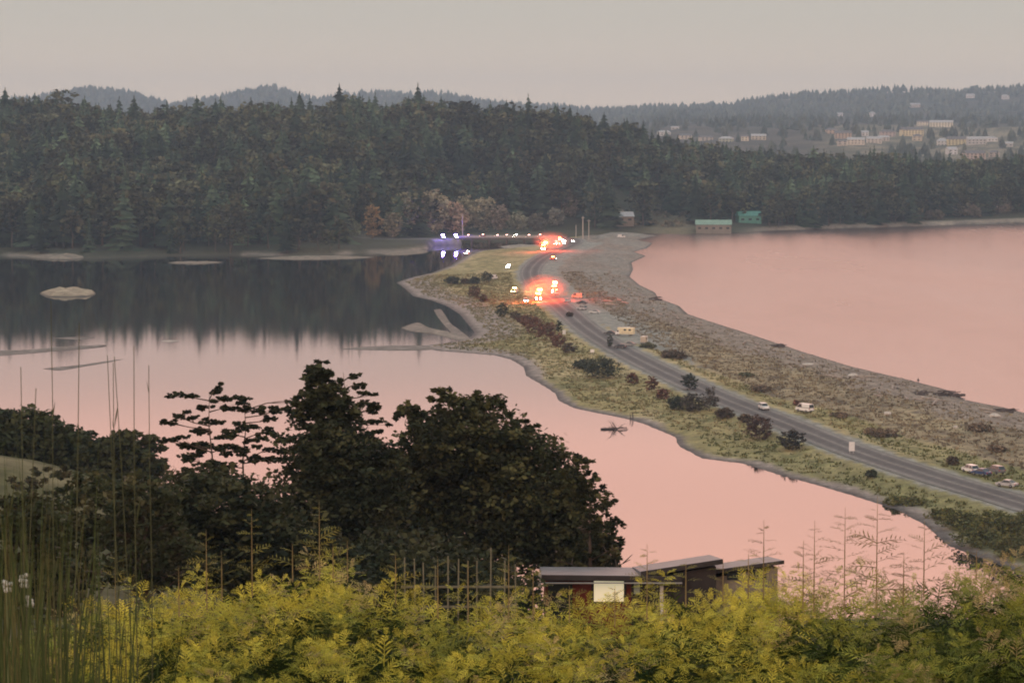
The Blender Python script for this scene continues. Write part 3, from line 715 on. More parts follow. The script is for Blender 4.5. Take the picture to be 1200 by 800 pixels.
for i, ((px, py, w, h, wc, rc), (_, _, Yq)) in enumerate(zip(houses_px, house_at)):
    p = at(px, py, Yq); s = scale_at(Yq); ww = w / s; hh = h / s
    where = 'far up the hazy hill' if py < 140 else ('in the left cluster of the far town' if px < 1055 and px > 950 else ('in the right cluster of the far town' if px > 950 else 'peeping over the trees left of the far town'))
    size = 'wide' if w >= 20 else ('small' if w < 12 else 'mid-sized')
    nth = 'lower ' if py > 168 else ('upper ' if py < 150 else '')
    gable_house('distant_house', (p.x, p.y, p.z), ww, 12, hh, wc, roofs[rc], ((i * 37) % 9 - 4) * 0.07,
                f'{size} {nth}{wname(wc)} house with {"pale" if rc else "dark"} roof {where}', 'houses of the far town', 3, 0.34, hip=i % 3 == 0)

# house in the wood, green-roofed buildings by the bay
yq = 1845; p = at(722, 208, yq)
p.z = 75 - (208 - 150) / F * yq
gz = far_z(p.x, yq)
gable_house('hillside_house', (p.x, yq, min(p.z, gz + 2.0)), 24, 12, 7.5, (0.22, 0.19, 0.15), roofs[1], 0.15, 'lone house with pale roof half hidden in the dark wood', None, 1, 0.45, chimney=True)
teal = plain('teal_metal_roof', (0.10, 0.30, 0.25), 0.5, 0.12, 0.4); mint = plain('mint_roof', (0.22, 0.34, 0.27), 0.55, 0.12, 0.4)
p = G(877, 266, 1.5); gable_house('teal_shed', (p.x, p.y, max(1.5, far_z(p.x, p.y))), 17, 11, 8.5, (0.10, 0.27, 0.22), teal, 0.15, 'bright teal shed on the point beside the pale beach', None, 1, 0.4, cat='shed')
p = G(836, 271, 1.5); gable_house('mint_roofed_building', (p.x, p.y, max(1.5, far_z(p.x, p.y))), 25, 12, 8.2, (0.20, 0.19, 0.16), mint, -0.05, 'long grey building with mint green roof by the bay', None, 1, 0.4)

# ------------------------------------------------------------------ autumn trees behind the bridge and pale thickets
autumn = [(437, 291, 24, 42, (0.20, 0.12, 0.065), 'orange-brown'), (460, 288, 24, 34, (0.13, 0.10, 0.065), 'dull brown'), (474, 287, 30, 52, (0.15, 0.125, 0.085), 'grey-brown'), (506, 283, 42, 56, (0.165, 0.13, 0.095), 'tan'), (493, 283, 26, 34, (0.13, 0.085, 0.06), 'dark brown'),
          (532, 281, 34, 40, (0.14, 0.09, 0.07), 'reddish brown'), (545, 279, 30, 48, (0.15, 0.125, 0.09), 'buff'), (565, 279, 34, 44, (0.155, 0.125, 0.095), 'pale tan'), (585, 278, 24, 34, (0.13, 0.095, 0.08), 'pinkish brown'),
          (607, 277, 26, 24, (0.09, 0.08, 0.06), 'dark'), (630, 277, 24, 22, (0.10, 0.085, 0.07), 'dusky'), (652, 275, 22, 22, (0.09, 0.075, 0.065), 'brownish'), (703, 272, 24, 22, (0.075, 0.08, 0.05), 'green'), (669, 273, 20, 30, (0.10, 0.075, 0.065), 'bare'), (412, 292, 22, 24, (0.085, 0.085, 0.05), 'olive')]
ra = np.random.default_rng(8)
for i, (px, py, w, h, c0, nm) in enumerate(autumn):
    Yq = F * CAMZ / (py - 150) + 26 + (h > 40) * 16; s = scale_at(Yq); x = (px - 600) / F * Yq; z = far_z(x, Yq); W, Hh = w / s, h / s * 1.02
    V, T, Cc = leafball_np(ra, W, Hh * 0.92, Hh * 0.02, 150, 14, W * 0.042, [tuple(q * k for q, k in zip(c0, kk)) for kk in ((2.1, 2.5, 2.3), (2.6, 3.0, 2.7), (1.4, 1.7, 1.5))], shell=0.5, squash=1.0)
    e = empty('autumn_tree', (x, Yq, z - 0.3)); tag(e, f'{nm} autumn tree behind the bridge, {["leftmost of the group", "among taller neighbours", "in the row by the road"][0 if px < 440 else (1 if h > 33 else 2)]}', 'tree', 'autumn trees behind the bridge')
    link('crown', np_mesh('crown', V, T, Cc), M['far_leaf'], e); link('trunk', trunk_mesh('trunk', Hh * 0.75, 0.28, random.Random(i), 5), M['grey_bark'], e)
thick = [(1095, 256, 26, 13), (1112, 254, 32, 20), (1135, 254, 30, 17), (1152, 253, 26, 19), (1172, 252, 30, 15), (1188, 251, 24, 16), (1206, 251, 28, 15)]
for i, (px, py, w, h) in enumerate(thick):
    Yq = F * (CAMZ - 3) / (py + 2 - 150); s = scale_at(Yq); x = (px - 600) / F * Yq; z = far_z(x, Yq); W, Hh = w / s, h / s
    V, T, Cc = leafball_np(ra, W, Hh, -Hh * 0.15, 110, 14, W * 0.045, [(0.17, 0.145, 0.11), (0.21, 0.18, 0.135), (0.13, 0.12, 0.08)], shell=0.4)
    e = empty('pale_thicket', (x, Yq, z - 0.4)); tag(e, 'low rounded pale tan thicket above the beach across the bay', 'shrub', 'pale thickets above the far beach')
    link('crown', np_mesh('crown', V, T, Cc), M['far_leaf'], e); link('trunk', trunk_mesh('trunk', Hh * 0.6, 0.15, random.Random(i), 4), M['grey_bark'], e)
# scrub on the clearing
clr = [(765, 247, 26, 9), (790, 244, 30, 8), (775, 256, 24, 8), (803, 256, 20, 9), (760, 264, 26, 8), (790, 266, 30, 7), (740, 268, 24, 8), (820, 250, 20, 10), (768, 238, 30, 5)]
for i, (px, py, w, h) in enumerate(clr):
    Yq = None
    for q in range(1850, 2300, 5):
        p = at(px, py, q)
        if p.z <= far_z(p.x, q): Yq = q; break
    Yq = Yq or 1900; s = scale_at(Yq); x = (px - 600) / F * Yq; z = far_z(x, Yq); W, Hh = w / s, h / s
    V, T, Cc = leafball_np(ra, W, Hh, 0, 30, 9, W * 0.05, [(0.14, 0.12, 0.08), (0.10, 0.095, 0.06), (0.17, 0.14, 0.095)], shell=0.4)
    tag(link('hill_scrub', np_mesh('hill_scrub', V, T, Cc), M['far_leaf'], None, (x, Yq, z - 0.3)), 'low brown scrub bush on the tan clearing behind the road end', 'shrub', 'scrub on the tan clearing')

# ------------------------------------------------------------------ roadside bushes on the spit
RED, DKG, BRN, GRY, OLV = (0.15, 0.075, 0.05), (0.045, 0.052, 0.032), (0.10, 0.075, 0.05), (0.095, 0.085, 0.07), (0.085, 0.085, 0.045)
bushes = [(530, 331, 20, 8, DKG, 'dark low bush nearest the lagoon point'), (545, 331, 12, 6, BRN, 'small brown bush next to the lagoon point bush'), (556, 332, 16, 8, DKG, 'dark bush in the row by the lagoon point'), (570, 330, 14, 12, DKG, 'tall dark bush at the end of the row by the lagoon point'),
          (556, 347, 18, 13, BRN, 'purplish round bush below the lagoon point row'), (566, 351, 12, 8, BRN, 'small purplish bush touching its round neighbour'), (589, 368, 16, 14, DKG, 'dark green bush left of the fire engine'), (604, 371, 14, 9, BRN, 'brown bush just below the fire engine lights'),
          (616, 379, 22, 12, RED, 'reddish bush at the head of the long red row'), (627, 388, 24, 18, RED, 'large reddish-brown bush in the red row'), (640, 397, 26, 20, RED, 'broad rust coloured bush in the red row'), (654, 404, 20, 14, RED, 'rusty bush near the lower end of the red row'), (655, 388, 9, 12, DKG, 'narrow dark bush at the road edge above the red row'),
          (667, 410, 18, 10, BRN, 'low brown bush ending the red row'), (684, 428, 26, 9, DKG, 'low dark shrub left of the big green bush'), (706, 440, 42, 22, DKG, 'biggest dark green bush beside the road bend'), (741, 447, 14, 12, RED, 'small round maroon bush right of the big green bush'),
          (764, 457, 16, 17, RED, 'upright maroon bush on the verge'), (777, 464, 18, 11, RED, 'lower maroon bush beside the upright one'), (808, 457, 20, 17, DKG, 'dark green bush overhanging the road edge'), (793, 475, 20, 14, DKG, 'dark bush at the left end of the grey thicket'), (812, 478, 30, 18, GRY, 'grey-brown thicket bush beside the road'), (832, 480, 22, 24, GRY, 'tallest grey-brown bush in the thicket beside the road'),
          (850, 488, 24, 10, BRN, 'low brown bush between thicket and red bush'), (874, 494, 18, 8, BRN, 'flat brown shrub left of the large red bush'), (891, 511, 34, 24, (0.095, 0.06, 0.045), 'large squarish red-brown bush at the road edge'), (928, 524, 32, 20, (0.05, 0.045, 0.036), 'dark squarish bush right of the red-brown one'),
          (1022, 556, 14, 8, DKG, 'small dark bush on the green verge'), (1117, 542, 16, 9, BRN, 'dark shrub by the white parked car'),
          (715, 407, 8, 15, DKG, 'slim dark sapling at the edge of the car park'), (668, 371, 9, 5, BRN, 'tiny brown shrub on the island by the road'),
          (790, 419, 34, 8, BRN, 'long low brown shrub on the dune grass'), (760, 407, 20, 8, OLV, 'olive shrub behind the small camper'), (875, 440, 18, 6, OLV, 'olive tuft shrub mid dune'), (892, 457, 26, 8, BRN, 'brown shrub by the road above the white car'),
          (934, 473, 10, 8, RED, 'small dark red shrub by the white van'), (1035, 508, 40, 6, BRN, 'long flat dark shrub strip on the dune'), (1150, 505, 30, 8, BRN, 'brown shrub on the right dune'),
          (1170, 528, 22, 8, BRN, 'brown shrub behind the parked cars'), (985, 486, 22, 6, BRN, 'brown low shrub right of the white van')]
rb = np.random.default_rng(9)
for i, (px, py, w, h, c0, lab) in enumerate(bushes):
    p = G(px, py, 2.0); s = scale_at(p.y); W, Hh = w / s, h / s * 1.15; n = int(40 + W * 10); dune = i > 31; c0 = tuple(q * 1.7 for q in c0) if dune else c0; Hh = Hh * (0.6 if dune else 1)
    x, y = p.x, p.y + W * 0.3; z = spit_z(x, y)
    V, T, Cc = leafball_np(rb, W, Hh, -0.1, n, 14, 0.20 + W * 0.012, [c0, tuple(q * 1.3 for q in c0), tuple(q * 0.7 for q in c0)], shell=0.35, squash=0.9)
    e = empty('bush', (x, y, z)); tag(e, lab, 'bush'); V[:, 1] *= 1.6 if not dune else 2.2
    link('foliage', np_mesh('foliage', V, T, Cc), M['bush'], e); link('stem', trunk_mesh('stem', Hh * 0.7, 0.10, random.Random(i), 5, 0.2, 0.5), M['bark'], e)

# green verge shrubs at lower right, in front of the road
for i, (px, py, w, h) in enumerate([(1130, 612, 60, 20), (1165, 618, 60, 26), (1200, 625, 60, 30), (1150, 632, 70, 24), (1190, 645, 70, 30), (1110, 600, 46, 12), (1060, 583, 50, 9), (1235, 640, 60, 30)]):
    p = G(px, py, 1.5); s = scale_at(p.y); W, Hh = w / s, h / s; z = spit_z(p.x, p.y)
    V, T, Cc = leafball_np(rb, W, Hh, -0.2, 90, 16, 0.30, [(0.10, 0.105, 0.035), (0.07, 0.08, 0.03), (0.14, 0.135, 0.05)], shell=0.3, squash=0.9)
    e = empty('verge_shrub', (p.x, p.y, z)); tag(e, 'olive green shrub on the verge between the road and the lagoon corner', 'shrub', 'green shrubs on the near verge')
    link('foliage', np_mesh('foliage', V, T, Cc), M['bush'], e); link('stem', trunk_mesh('stem', Hh * 0.7, 0.10, random.Random(i), 5, 0.2, 0.5), M['bark'], e)

# grass tufts and cobbles on the spit (uncountable)
def tufts(n, seed):
    r = np.random.default_rng(seed); x = r.uniform(-60, 235, n * 3); y = r.uniform(420, 1300, n * 3)
    h, sd, ds, dl, dr, side, ar = spit_height(x[None], y[None]); h, sd, ds, dl, dr = h[0], sd[0], ds[0], dl[0], dr[0]
    px = 600 + F * x / y; m = (sd > 5) & (dr > 9.5) & (px > 350) & (px < 1330) & ~((ds < dl) & (dr < 16)) & ((ds > 24) | (r.random(len(x)) < 0.2))
    x, y, h, ds, dl = x[m][:n], y[m][:n], h[m][:n], ds[m][:n], dl[m][:n]; N = len(x); K = 5
    V = np.zeros((N, K, 3, 3)); hh = r.uniform(0.2, 0.65, N)
    for k in range(K):
        a = r.uniform(0, 6.28, N); ox = r.normal(0, 0.35, N); oy = r.normal(0, 0.5, N); w = r.uniform(0.12, 0.35, N)
        V[:, k, 0] = np.stack([x + ox - np.cos(a) * w, y + oy - np.sin(a) * w, h - 0.05], 1); V[:, k, 1] = np.stack([x + ox + np.cos(a) * w, y + oy + np.sin(a) * w, h - 0.05], 1)
        V[:, k, 2] = np.stack([x + ox + r.normal(0, 0.2, N), y + oy + r.normal(0, 0.2, N), h + hh * r.uniform(0.6, 1.2, N)], 1)
    sea = ds < dl
    a = np.array([(0.20, 0.19, 0.085), (0.27, 0.225, 0.12), (0.13, 0.13, 0.055)]); b = np.array([(0.22, 0.18, 0.115), (0.13, 0.105, 0.07), (0.27, 0.225, 0.14)])
    pi = r.integers(0, 3, N); nn = fbm(x / 14, y / 30, 31); c = np.where(sea[:, None], b[pi], a[pi]) * (0.75 + 0.5 * nn[:, None])
    c = np.where((~sea & (y < 620))[:, None], np.array([(0.12, 0.125, 0.045), (0.16, 0.155, 0.06), (0.085, 0.095, 0.035)])[pi], c)
    return V.reshape(-1, 3), np.arange(N * K * 3).reshape(-1, 3), np.repeat(c, K * 3, 0)
V, T, Cc = tufts(26000, 33)
tag(link('dune_grass', np_mesh('dune_grass', V, T, Cc), M['bush']), 'tawny dune grass tufts covering both sides of the road along the spit', 'grass', None, 'stuff')
def cobbles(n, seed):
    r = np.random.default_rng(seed); x = r.uniform(20, 235, n * 5); y = r.uniform(460, 1500, n * 5)
    h, sd, ds, dl, dr, side, ar = spit_height(x[None], y[None]); h, sd, ds = h[0], sd[0], ds[0]
    px = 600 + F * x / y; m = (sd > 0.5) & (ds < 34) & (px < 1300); x, y, h = x[m][:n], y[m][:n], h[m][:n]; N = len(x)
    base = np.array([(1, 0, 0), (-0.5, 0.86, 0), (-0.5, -0.86, 0), (0, 0, 0.8)]); s = r.uniform(0.12, 0.5, (N, 1, 1)); V = base[None] * s * r.uniform(0.6, 1.4, (N, 4, 3)) + np.stack([x, y, h - 0.04], 1)[:, None]
    T = (np.arange(N)[:, None, None] * 4 + np.array([(0, 1, 3), (1, 2, 3), (2, 0, 3)])[None]).reshape(-1, 3)
    c = np.array([(0.25, 0.21, 0.17), (0.18, 0.15, 0.12), (0.31, 0.265, 0.22)])[r.integers(0, 3, N)]
    return V.reshape(-1, 3), T, np.repeat(c, 4, 0)
V, T, Cc = cobbles(12000, 34)
tag(link('cobbles', np_mesh('cobbles', V, T, Cc), M['bush']), 'grey and buff beach cobbles along the sea side of the spit', 'cobbles', None, 'stuff')

# ------------------------------------------------------------------ driftwood, rocks, snag, islet, bars
def log_mesh(L, r, seed):
    rr = random.Random(seed); b = MB(); p = Vector((-L / 2, 0, r)); 
    for k in range(4):
        q = p + Vector((L / 4, rr.uniform(-0.12, 0.12), rr.uniform(-0.05, 0.08))); b.tube(p, q, r * (1 - 0.12 * k), r * (1 - 0.12 * (k + 1)), 7); p = q
    for k in range(rr.randint(1, 3)):
        x = rr.uniform(-0.4, 0.3) * L; b.tube((x, 0, r), (x + rr.uniform(0.2, 0.6), rr.choice((-1, 1)) * rr.uniform(0.3, 0.8), r + rr.uniform(0.1, 0.7)), r * 0.35, r * 0.15, 5)
    for k in range(5): a = k * 1.256; b.tube((-L / 2, 0, r), (-L / 2 - 0.25, math.cos(a) * r * 1.7, r + math.sin(a) * r * 1.2), r * 0.35, r * 0.1, 4)
    return b.mesh('log')
LM = [log_mesh(rl, rr_, k) for k, (rl, rr_) in enumerate(((5, 0.28), (7, 0.33), (4, 0.25), (9, 0.4), (3, 0.3)))]
for m_ in LM: m_.materials.append(M['driftwood'])
rl = random.Random(12); seaS = [G(*p) for p in sea_px[6:-2]]; nlog = 0
while nlog < 74:
    k = rl.randrange(len(seaS) - 1); p = seaS[k].lerp(seaS[k + 1], rl.random()); tang = (seaS[k + 1] - seaS[k]).normalized(); nrm = Vector((-tang.y, tang.x, 0))
    if nrm.x > 0: nrm = -nrm
    q = p + nrm * rl.uniform(8, 30)
    if q.y > 1350 or q.y < 480 or near_road(np.array([[q.x]]), np.array([[q.y]]))[0][0, 0] < 18: continue
    z = spit_z(q.x, q.y)
    if z < 0.4: continue
    o = link('driftwood_log', LM[nlog % 5], None, None, (q.x, q.y, z - 0.05), math.atan2(tang.y, tang.x) + rl.uniform(-0.5, 0.5)); nlog += 1
    tag(o, 'pale bleached driftwood log stranded on the sea side beach', 'log', 'driftwood logs on the beach')
def pile(name, px, py, w, h, label, n=22, mat='wet_wood', seed=1):
    r = random.Random(seed); p = G(px, py, 0.6); s = scale_at(p.y); W, Hh = w / s, h / s; z = spit_z(p.x, p.y); b = MB()
    for k in range(n):
        x = r.uniform(-W / 2, W / 2); y = r.uniform(-2, 3); zz = r.uniform(0, Hh * 0.5) * (1 - abs(2 * x / W)) + 0.15; a = r.uniform(-0.6, 0.6); L = r.uniform(1.5, 4)
        b.tube((x - L / 2 * math.cos(a), y - L / 2 * math.sin(a), zz), (x + L / 2 * math.cos(a), y + L / 2 * math.sin(a), zz + r.uniform(-0.2, 0.6)), r.uniform(0.12, 0.3), 0.1, 6)
    for k in range(6): b.ball((r.uniform(-W / 2, W / 2) * 0.8, r.uniform(-1, 2), 0.2), r.uniform(0.5, 1.0), 7, (1.2, 1, 0.6))
    for v in b.bm.verts: v.co += Vector((r.uniform(-0.06, 0.06), r.uniform(-0.06, 0.06), r.uniform(-0.06, 0.06)))
    tag(b.build(name, M[mat], None, (p.x, p.y, max(z, 0.1) - 0.1)), label, 'driftwood')
pile('driftwood_pile', 1112, 463, 30, 12, 'dark tangled driftwood pile at the water edge right of the walker', seed=2)
pile('driftwood_pile', 1078, 464, 14, 8, 'small dark wood heap on the beach below the walker', 10, seed=3)
pile('driftwood_pile', 912, 406, 16, 7, 'dark driftwood heap on the small spur of the sea shore', 12, seed=4)
pile('driftwood_pile', 768, 351, 16, 8, 'dark wet heap on the upper sea shore corner', 12, seed=5)
pile('driftwood_pile', 1180, 484, 22, 8, 'dark wood heap at the right end of the sea shore', 12, seed=6)
def rock(px, py, w, h, label, mat, seed, name='boulder'):
    r = random.Random(seed); p = G(px, py, 1.8); s = scale_at(p.y); b = MB(); b.ball((0, 0, 0), 0.5, 10)
    for v in b.bm.verts: v.co = Vector((v.co.x * w / s, v.co.y * w / s * 0.8, v.co.z * h / s)) * (1 + r.uniform(-0.15, 0.15))
    tag(b.build(name, mat, None, (p.x, p.y, spit_z(p.x, p.y) + h / s * 0.25)), label, 'rock')
pr_ = plain('pale_rock', (0.50, 0.47, 0.42), 0.9, 0.2, 2, bump=0.4)
rock(1040, 486, 9, 6, 'single pale boulder on the dune below the walker', pr_, 1); rock(1120, 502, 6, 5, 'small pale stone on the dune left of the dark shrub strip', pr_, 2)
rock(1165, 490, 14, 6, 'long pale stone near the sea at right', pr_, 3); rock(947, 428, 14, 3, 'flat pale stone on the upper beach', pr_, 4); rock(1000, 442, 12, 5, 'grey flat stone under the waterline bend', pr_, 5)

# dead snag standing in the lagoon shallows
r_ = random.Random(5); p = G(720, 503, 0); b = MB()
for k in range(16):
    a = r_.uniform(-0.3, PI + 0.3); L = r_.uniform(1.0, 3.4); q = Vector((r_.uniform(-1.2, 1.2), r_.uniform(-1, 1), -0.1)); e_ = q + Vector((math.cos(a) * L, r_.uniform(-1, 1), abs(math.sin(a)) * L * 0.75))
    b.tube(q, e_, 0.12, 0.04, 5)
    for j in range(2): f_ = q.lerp(e_, r_.uniform(0.4, 0.9)); b.tube(f_, f_ + Vector((r_.uniform(-0.9, 0.9), r_.uniform(-0.4, 0.4), r_.uniform(-0.2, 0.9))), 0.05, 0.02, 4)
b.tube((-3.4, 0, 0.15), (3.2, 0.6, 0.4), 0.2, 0.1, 6)
tag(b.build('fallen_snag', M['wet_wood'], None, (p.x, p.y, 0)), 'dead branching snag lying in the pink lagoon shallows', 'snag')
r_ = random.Random(6); p = G(738, 491, 0); b = MB()
for k in range(6): b.tube((k * 0.2, 0, 0), (k * 0.2 + r_.uniform(-0.6, 0.6), 0, r_.uniform(0.8, 2.2)), 0.07, 0.03, 5)
tag(b.build('dead_shrub', M['wet_wood'], None, (p.x, p.y, 0)), 'small dead shrub on the shoreline above the snag', 'shrub')

def mound(name, pts, hmax, cols, seed, label=None, cat=None, base=-0.25, kind='structure'):
    P = [G(*q) for q in pts]; cx = sum(q.x for q in P) / len(P); cy_ = sum(q.y for q in P) / len(P)
    ring = catmull([(q.x, q.y, 0) for q in P] + [(P[0].x, P[0].y, 0)], 2.0)[:-1]
    V = []; Cc = []; n = len(ring); lv = [(1.04, base), (1.0, 0.02), (0.9, 0.35), (0.7, 0.7), (0.45, 0.9), (0.2, 1.0)]
    for j, (k, z) in enumerate(lv):
        for i, q in enumerate(ring):
            x = cx + (q[0] - cx) * k; y = cy_ + (q[1] - cy_) * k; nz = float(vnoise(x / 3, y / 3, seed)); V.append((x, y, z if j == 0 else z * hmax * (0.5 + nz)))
            c = np.array(cols[0]) if j < 2 else np.array(cols[1]) * (0.7 + 0.6 * nz); Cc.append(c)
    Fc = []
    for j in range(len(lv) - 1):
        for i in range(n): Fc.append((j * n + i, j * n + (i + 1) % n, (j + 1) * n + (i + 1) % n)); Fc.append((j * n + i, (j + 1) * n + (i + 1) % n, (j + 1) * n + i))
    m = len(V); V.append((cx, cy_, hmax)); Cc.append(np.array(cols[1])); Fc += [((len(lv) - 1) * n + i, (len(lv) - 1) * n + (i + 1) % n, m) for i in range(n)]
    o = link(name, np_mesh(name, V, Fc, Cc, True), M['ground'])
    return tag(o, label, cat, None, None if label else kind)
mound('rocky_islet', [(46, 344), (58, 341), (80, 339.5), (104, 340), (112, 343.5), (106, 347), (80, 348), (56, 347.5)], 2.0, [(0.06, 0.055, 0.045), (0.33, 0.28, 0.20)], 3, 'low flat pale rocky islet alone in the dark lagoon', 'islet')
BARC = [(0.07, 0.06, 0.055), (0.20, 0.18, 0.16)]
mound('sandbar', [(-120, 414), (-40, 413), (40, 410.5), (80, 408), (120, 404), (118, 407), (60, 412), (10, 416), (-60, 419)], 0.35, BARC, 4)
mound('sandbar', [(50, 432), (75, 430), (120, 425), (145, 420.5), (130, 424), (95, 430), (70, 434)], 0.2, BARC, 5)
mound('sandbar', [(188, 400), (200, 398.5), (212, 399.5), (200, 401)], 0.25, [(0.10, 0.09, 0.08), (0.4, 0.36, 0.32)], 6)
mound('sandbar', [(470, 384), (480, 380), (490, 378), (497, 383), (520, 388), (545, 394), (560, 400), (540, 399), (505, 391), (480, 388)], 0.5, [(0.10, 0.09, 0.08), (0.24, 0.21, 0.175)], 7)
mound('sandbar', [(508, 363), (516, 362), (522, 370), (530, 381), (545, 392), (556, 402), (540, 400), (524, 385), (514, 373)], 0.4, [(0.10, 0.09, 0.08), (0.22, 0.19, 0.165)], 8)
mound('sandbar', [(395, 409), (440, 405.5), (490, 404.5), (520, 406), (500, 410), (450, 410.5)], 0.3, BARC, 9)
mound('sandbar', [(60, 396), (90, 394.5), (112, 395.5), (90, 398)], 0.12, BARC, 10)
for k, pts in enumerate([[(300, 303), (340, 300.5), (400, 300), (440, 301.5), (400, 304), (340, 304.5)], [(196, 308), (230, 306.5), (262, 307.5), (230, 309.5)], [(28, 301), (60, 298.5), (95, 297.5), (106, 300), (90, 304), (50, 304)], [(440, 297), (470, 294.5), (500, 294), (496, 297), (460, 299.5)]]):
    mound('shore_ledge', pts, 1.6 if k == 2 else 0.7, [(0.08, 0.07, 0.06), (0.24, 0.205, 0.16)], 20 + k)
mound('sandbar', [(585, 289), (600, 287.5), (628, 286.8), (632, 289), (612, 291), (592, 291)], 0.8, [(0.1, 0.09, 0.08), (0.30, 0.27, 0.22)], 31)

# ------------------------------------------------------------------ vehicles
def wheel_mesh(r, w):
    b = MB(); b.tube((0, -w / 2, 0), (0, w / 2, 0), r, r, 14); return b.mesh('wheel', True)
WH = wheel_mesh(0.33, 0.22); WH.materials.append(M['rubber']); RI = MB().tube((0, -0.125, 0), (0, 0.125, 0), 0.19, 0.19, 10).mesh('rim'); RI.materials.append(M['rim'])
WHb = wheel_mesh(0.5, 0.3); WHb.materials.append(M['rubber']); RIb = MB().tube((0, -0.165, 0), (0, 0.165, 0), 0.28, 0.28, 10).mesh('rim'); RIb.materials.append(M['rim'])
def wheels(e, xs_, y, r=0.33):
    for x in xs_:
        for s in (-1, 1):
            w = link('wheel', WH if r < 0.4 else WHb, None, e, (x, s * y, r)); link('rim', RI if r < 0.4 else RIb, None, w, (0, 0, 0))
PROF = {
 'sedan': (4.6, 1.8, [(-2.3, 0.35), (2.3, 0.3), (2.32, 0.62), (2.15, 0.78), (1.1, 0.92), (-1.6, 0.95), (-2.28, 0.92), (-2.32, 0.6)], [(1.05, 0.9), (0.35, 1.38), (-0.75, 1.42), (-1.65, 0.94)]),
 'hatch': (4.1, 1.75, [(-2.05, 0.35), (2.05, 0.3), (2.07, 0.65), (1.9, 0.82), (1.0, 0.95), (-1.9, 1.0), (-2.05, 0.9)], [(0.98, 0.93), (0.35, 1.44), (-1.35, 1.48), (-1.95, 0.98)]),
 'suv': (4.7, 1.9, [(-2.35, 0.42), (2.35, 0.4), (2.36, 0.85), (2.15, 1.02), (1.15, 1.1), (-2.2, 1.12), (-2.36, 1.0)], [(1.12, 1.08), (0.5, 1.68), (-1.9, 1.72), (-2.25, 1.1)]),
 'van': (5.2, 2.0, [(-2.6, 0.4), (2.6, 0.4), (2.62, 0.9), (2.3, 1.15), (2.0, 1.2), (-2.55, 1.2)], [(2.0, 1.18), (1.35, 2.05), (-2.45, 2.1), (-2.56, 1.18)]),
}
def make_car(kind, paint, loc, rz, label, group=None, head=None, tail=None, bar=None, name=None, cat='car'):
    L, W, body, cab = PROF[kind]
    e = empty(name or 'parked_car', loc, rz); tag(e, label, cat, group); pm = M['paint_' + paint]
    b = MB(); b.prism(body, -W / 2, W / 2)
    for v in b.bm.verts:
        if v.co.z > 0.75: v.co.y *= 0.93
        if abs(v.co.x) > L / 2 - 0.3: v.co.y *= 0.92
    bmesh.ops.bevel(b.bm, geom=list(b.bm.edges), offset=0.05, segments=2, affect='EDGES'); b.build('body', pm, e, smooth=False)
    b = MB(); b.prism(cab, -W / 2 * 0.9, W / 2 * 0.9)
    zt = max(z for x, z in cab)
    for v in b.bm.verts:
        if v.co.z > zt - 0.15: v.co.y *= 0.80
    b.build('window', M['glass'], e)
    xr0, xr1 = cab[2][0] - 0.0, cab[1][0]; b = MB(); b.box(((xr0 + xr1) / 2, 0, zt + 0.02), (abs(xr1 - xr0) + 0.12, W * 0.75, 0.07), bevel=0.02)
    for s in (-1, 1):
        for (x0, z0), (x1, z1) in ((cab[0], cab[1]), (cab[3], cab[2])): b.tube((x0, s * W * 0.445, z0), (x1, s * W * 0.365, z1), 0.045, n=5)
        if kind in ('suv', 'van', 'hatch'): b.tube((cab[2][0] * 0.45, s * W * 0.455, cab[3][1]), (cab[2][0] * 0.45, s * W * 0.37, zt), 0.05, n=5)
    if kind == 'van': b.box((-1.1, 0, 1.62), (2.7, W * 0.88, 0.92), bevel=0.05)
    b.build('roof', pm, e)
    wheels(e, (L * 0.29, -L * 0.28), W / 2 - 0.12)
    zz = body[2][1]
    for s in (-1, 1):
        MB().box((L / 2 - 0.03, s * W * 0.36, zz + 0.02), (0.16, 0.36, 0.16), bevel=0.03).build('headlight', M['lampoff'] if head is None else head, e)
        MB().box((-L / 2 + 0.02, s * W * 0.38, zz + 0.1), (0.12, 0.3, 0.18), bevel=0.03).build('tail_light', M['tail'] if tail is None else tail, e)
        MB().box((cab[0][0] - 0.15, s * (W / 2 + 0.08), cab[0][1] + 0.08), (0.14, 0.18, 0.13), bevel=0.03).build('mirror', pm, e)
    MB().box((L / 2 - 0.02, 0, 0.45), (0.14, W * 0.8, 0.16)).box((-L / 2 + 0.02, 0, 0.48), (0.14, W * 0.8, 0.16)).build('bumper', M['chrome'], e)
    if bar:
        lb = MB().box((0, 0, zt + 0.1), (0.3, W * 0.66, 0.08)).build('light_bar', M['chrome'], e)
        for s in (-1, 1): MB().box((0, s * W * 0.21, zt + 0.13 + (0.3 if cat == 'police car' else 0.11)), (0.34, W * 0.3, 0.6 if cat == 'police car' else 0.22), bevel=0.04).build('beacon', bar, lb)
    return e
def glow(loc, col, power, name, r=0.25):
    d = bpy.data.lights.new(name, 'POINT'); d.energy = power * 2; d.color = col; d.shadow_soft_size = r; o = bpy.data.objects.new(name, d); COL.objects.link(o); o.location = loc; return o
def spot(px, py, dz=0.0):
    p = G(px, py, 2.1); return (p.x, p.y, max(spit_z(p.x, p.y), 1.9) + dz + 0.12)
def onroad(px, py):
    p = G(px, py, 2.1); a, i = road_dir(p.x, p.y); z = ROAD[i][2]; p = G(px, py, z); return (p.x, p.y, z + 0.02), a
L0, a0 = onroad(895, 480)
make_car('suv', 'white', L0, a0 + PI, 'white car driving alone on the road past the red-brown bush', name='white_car')
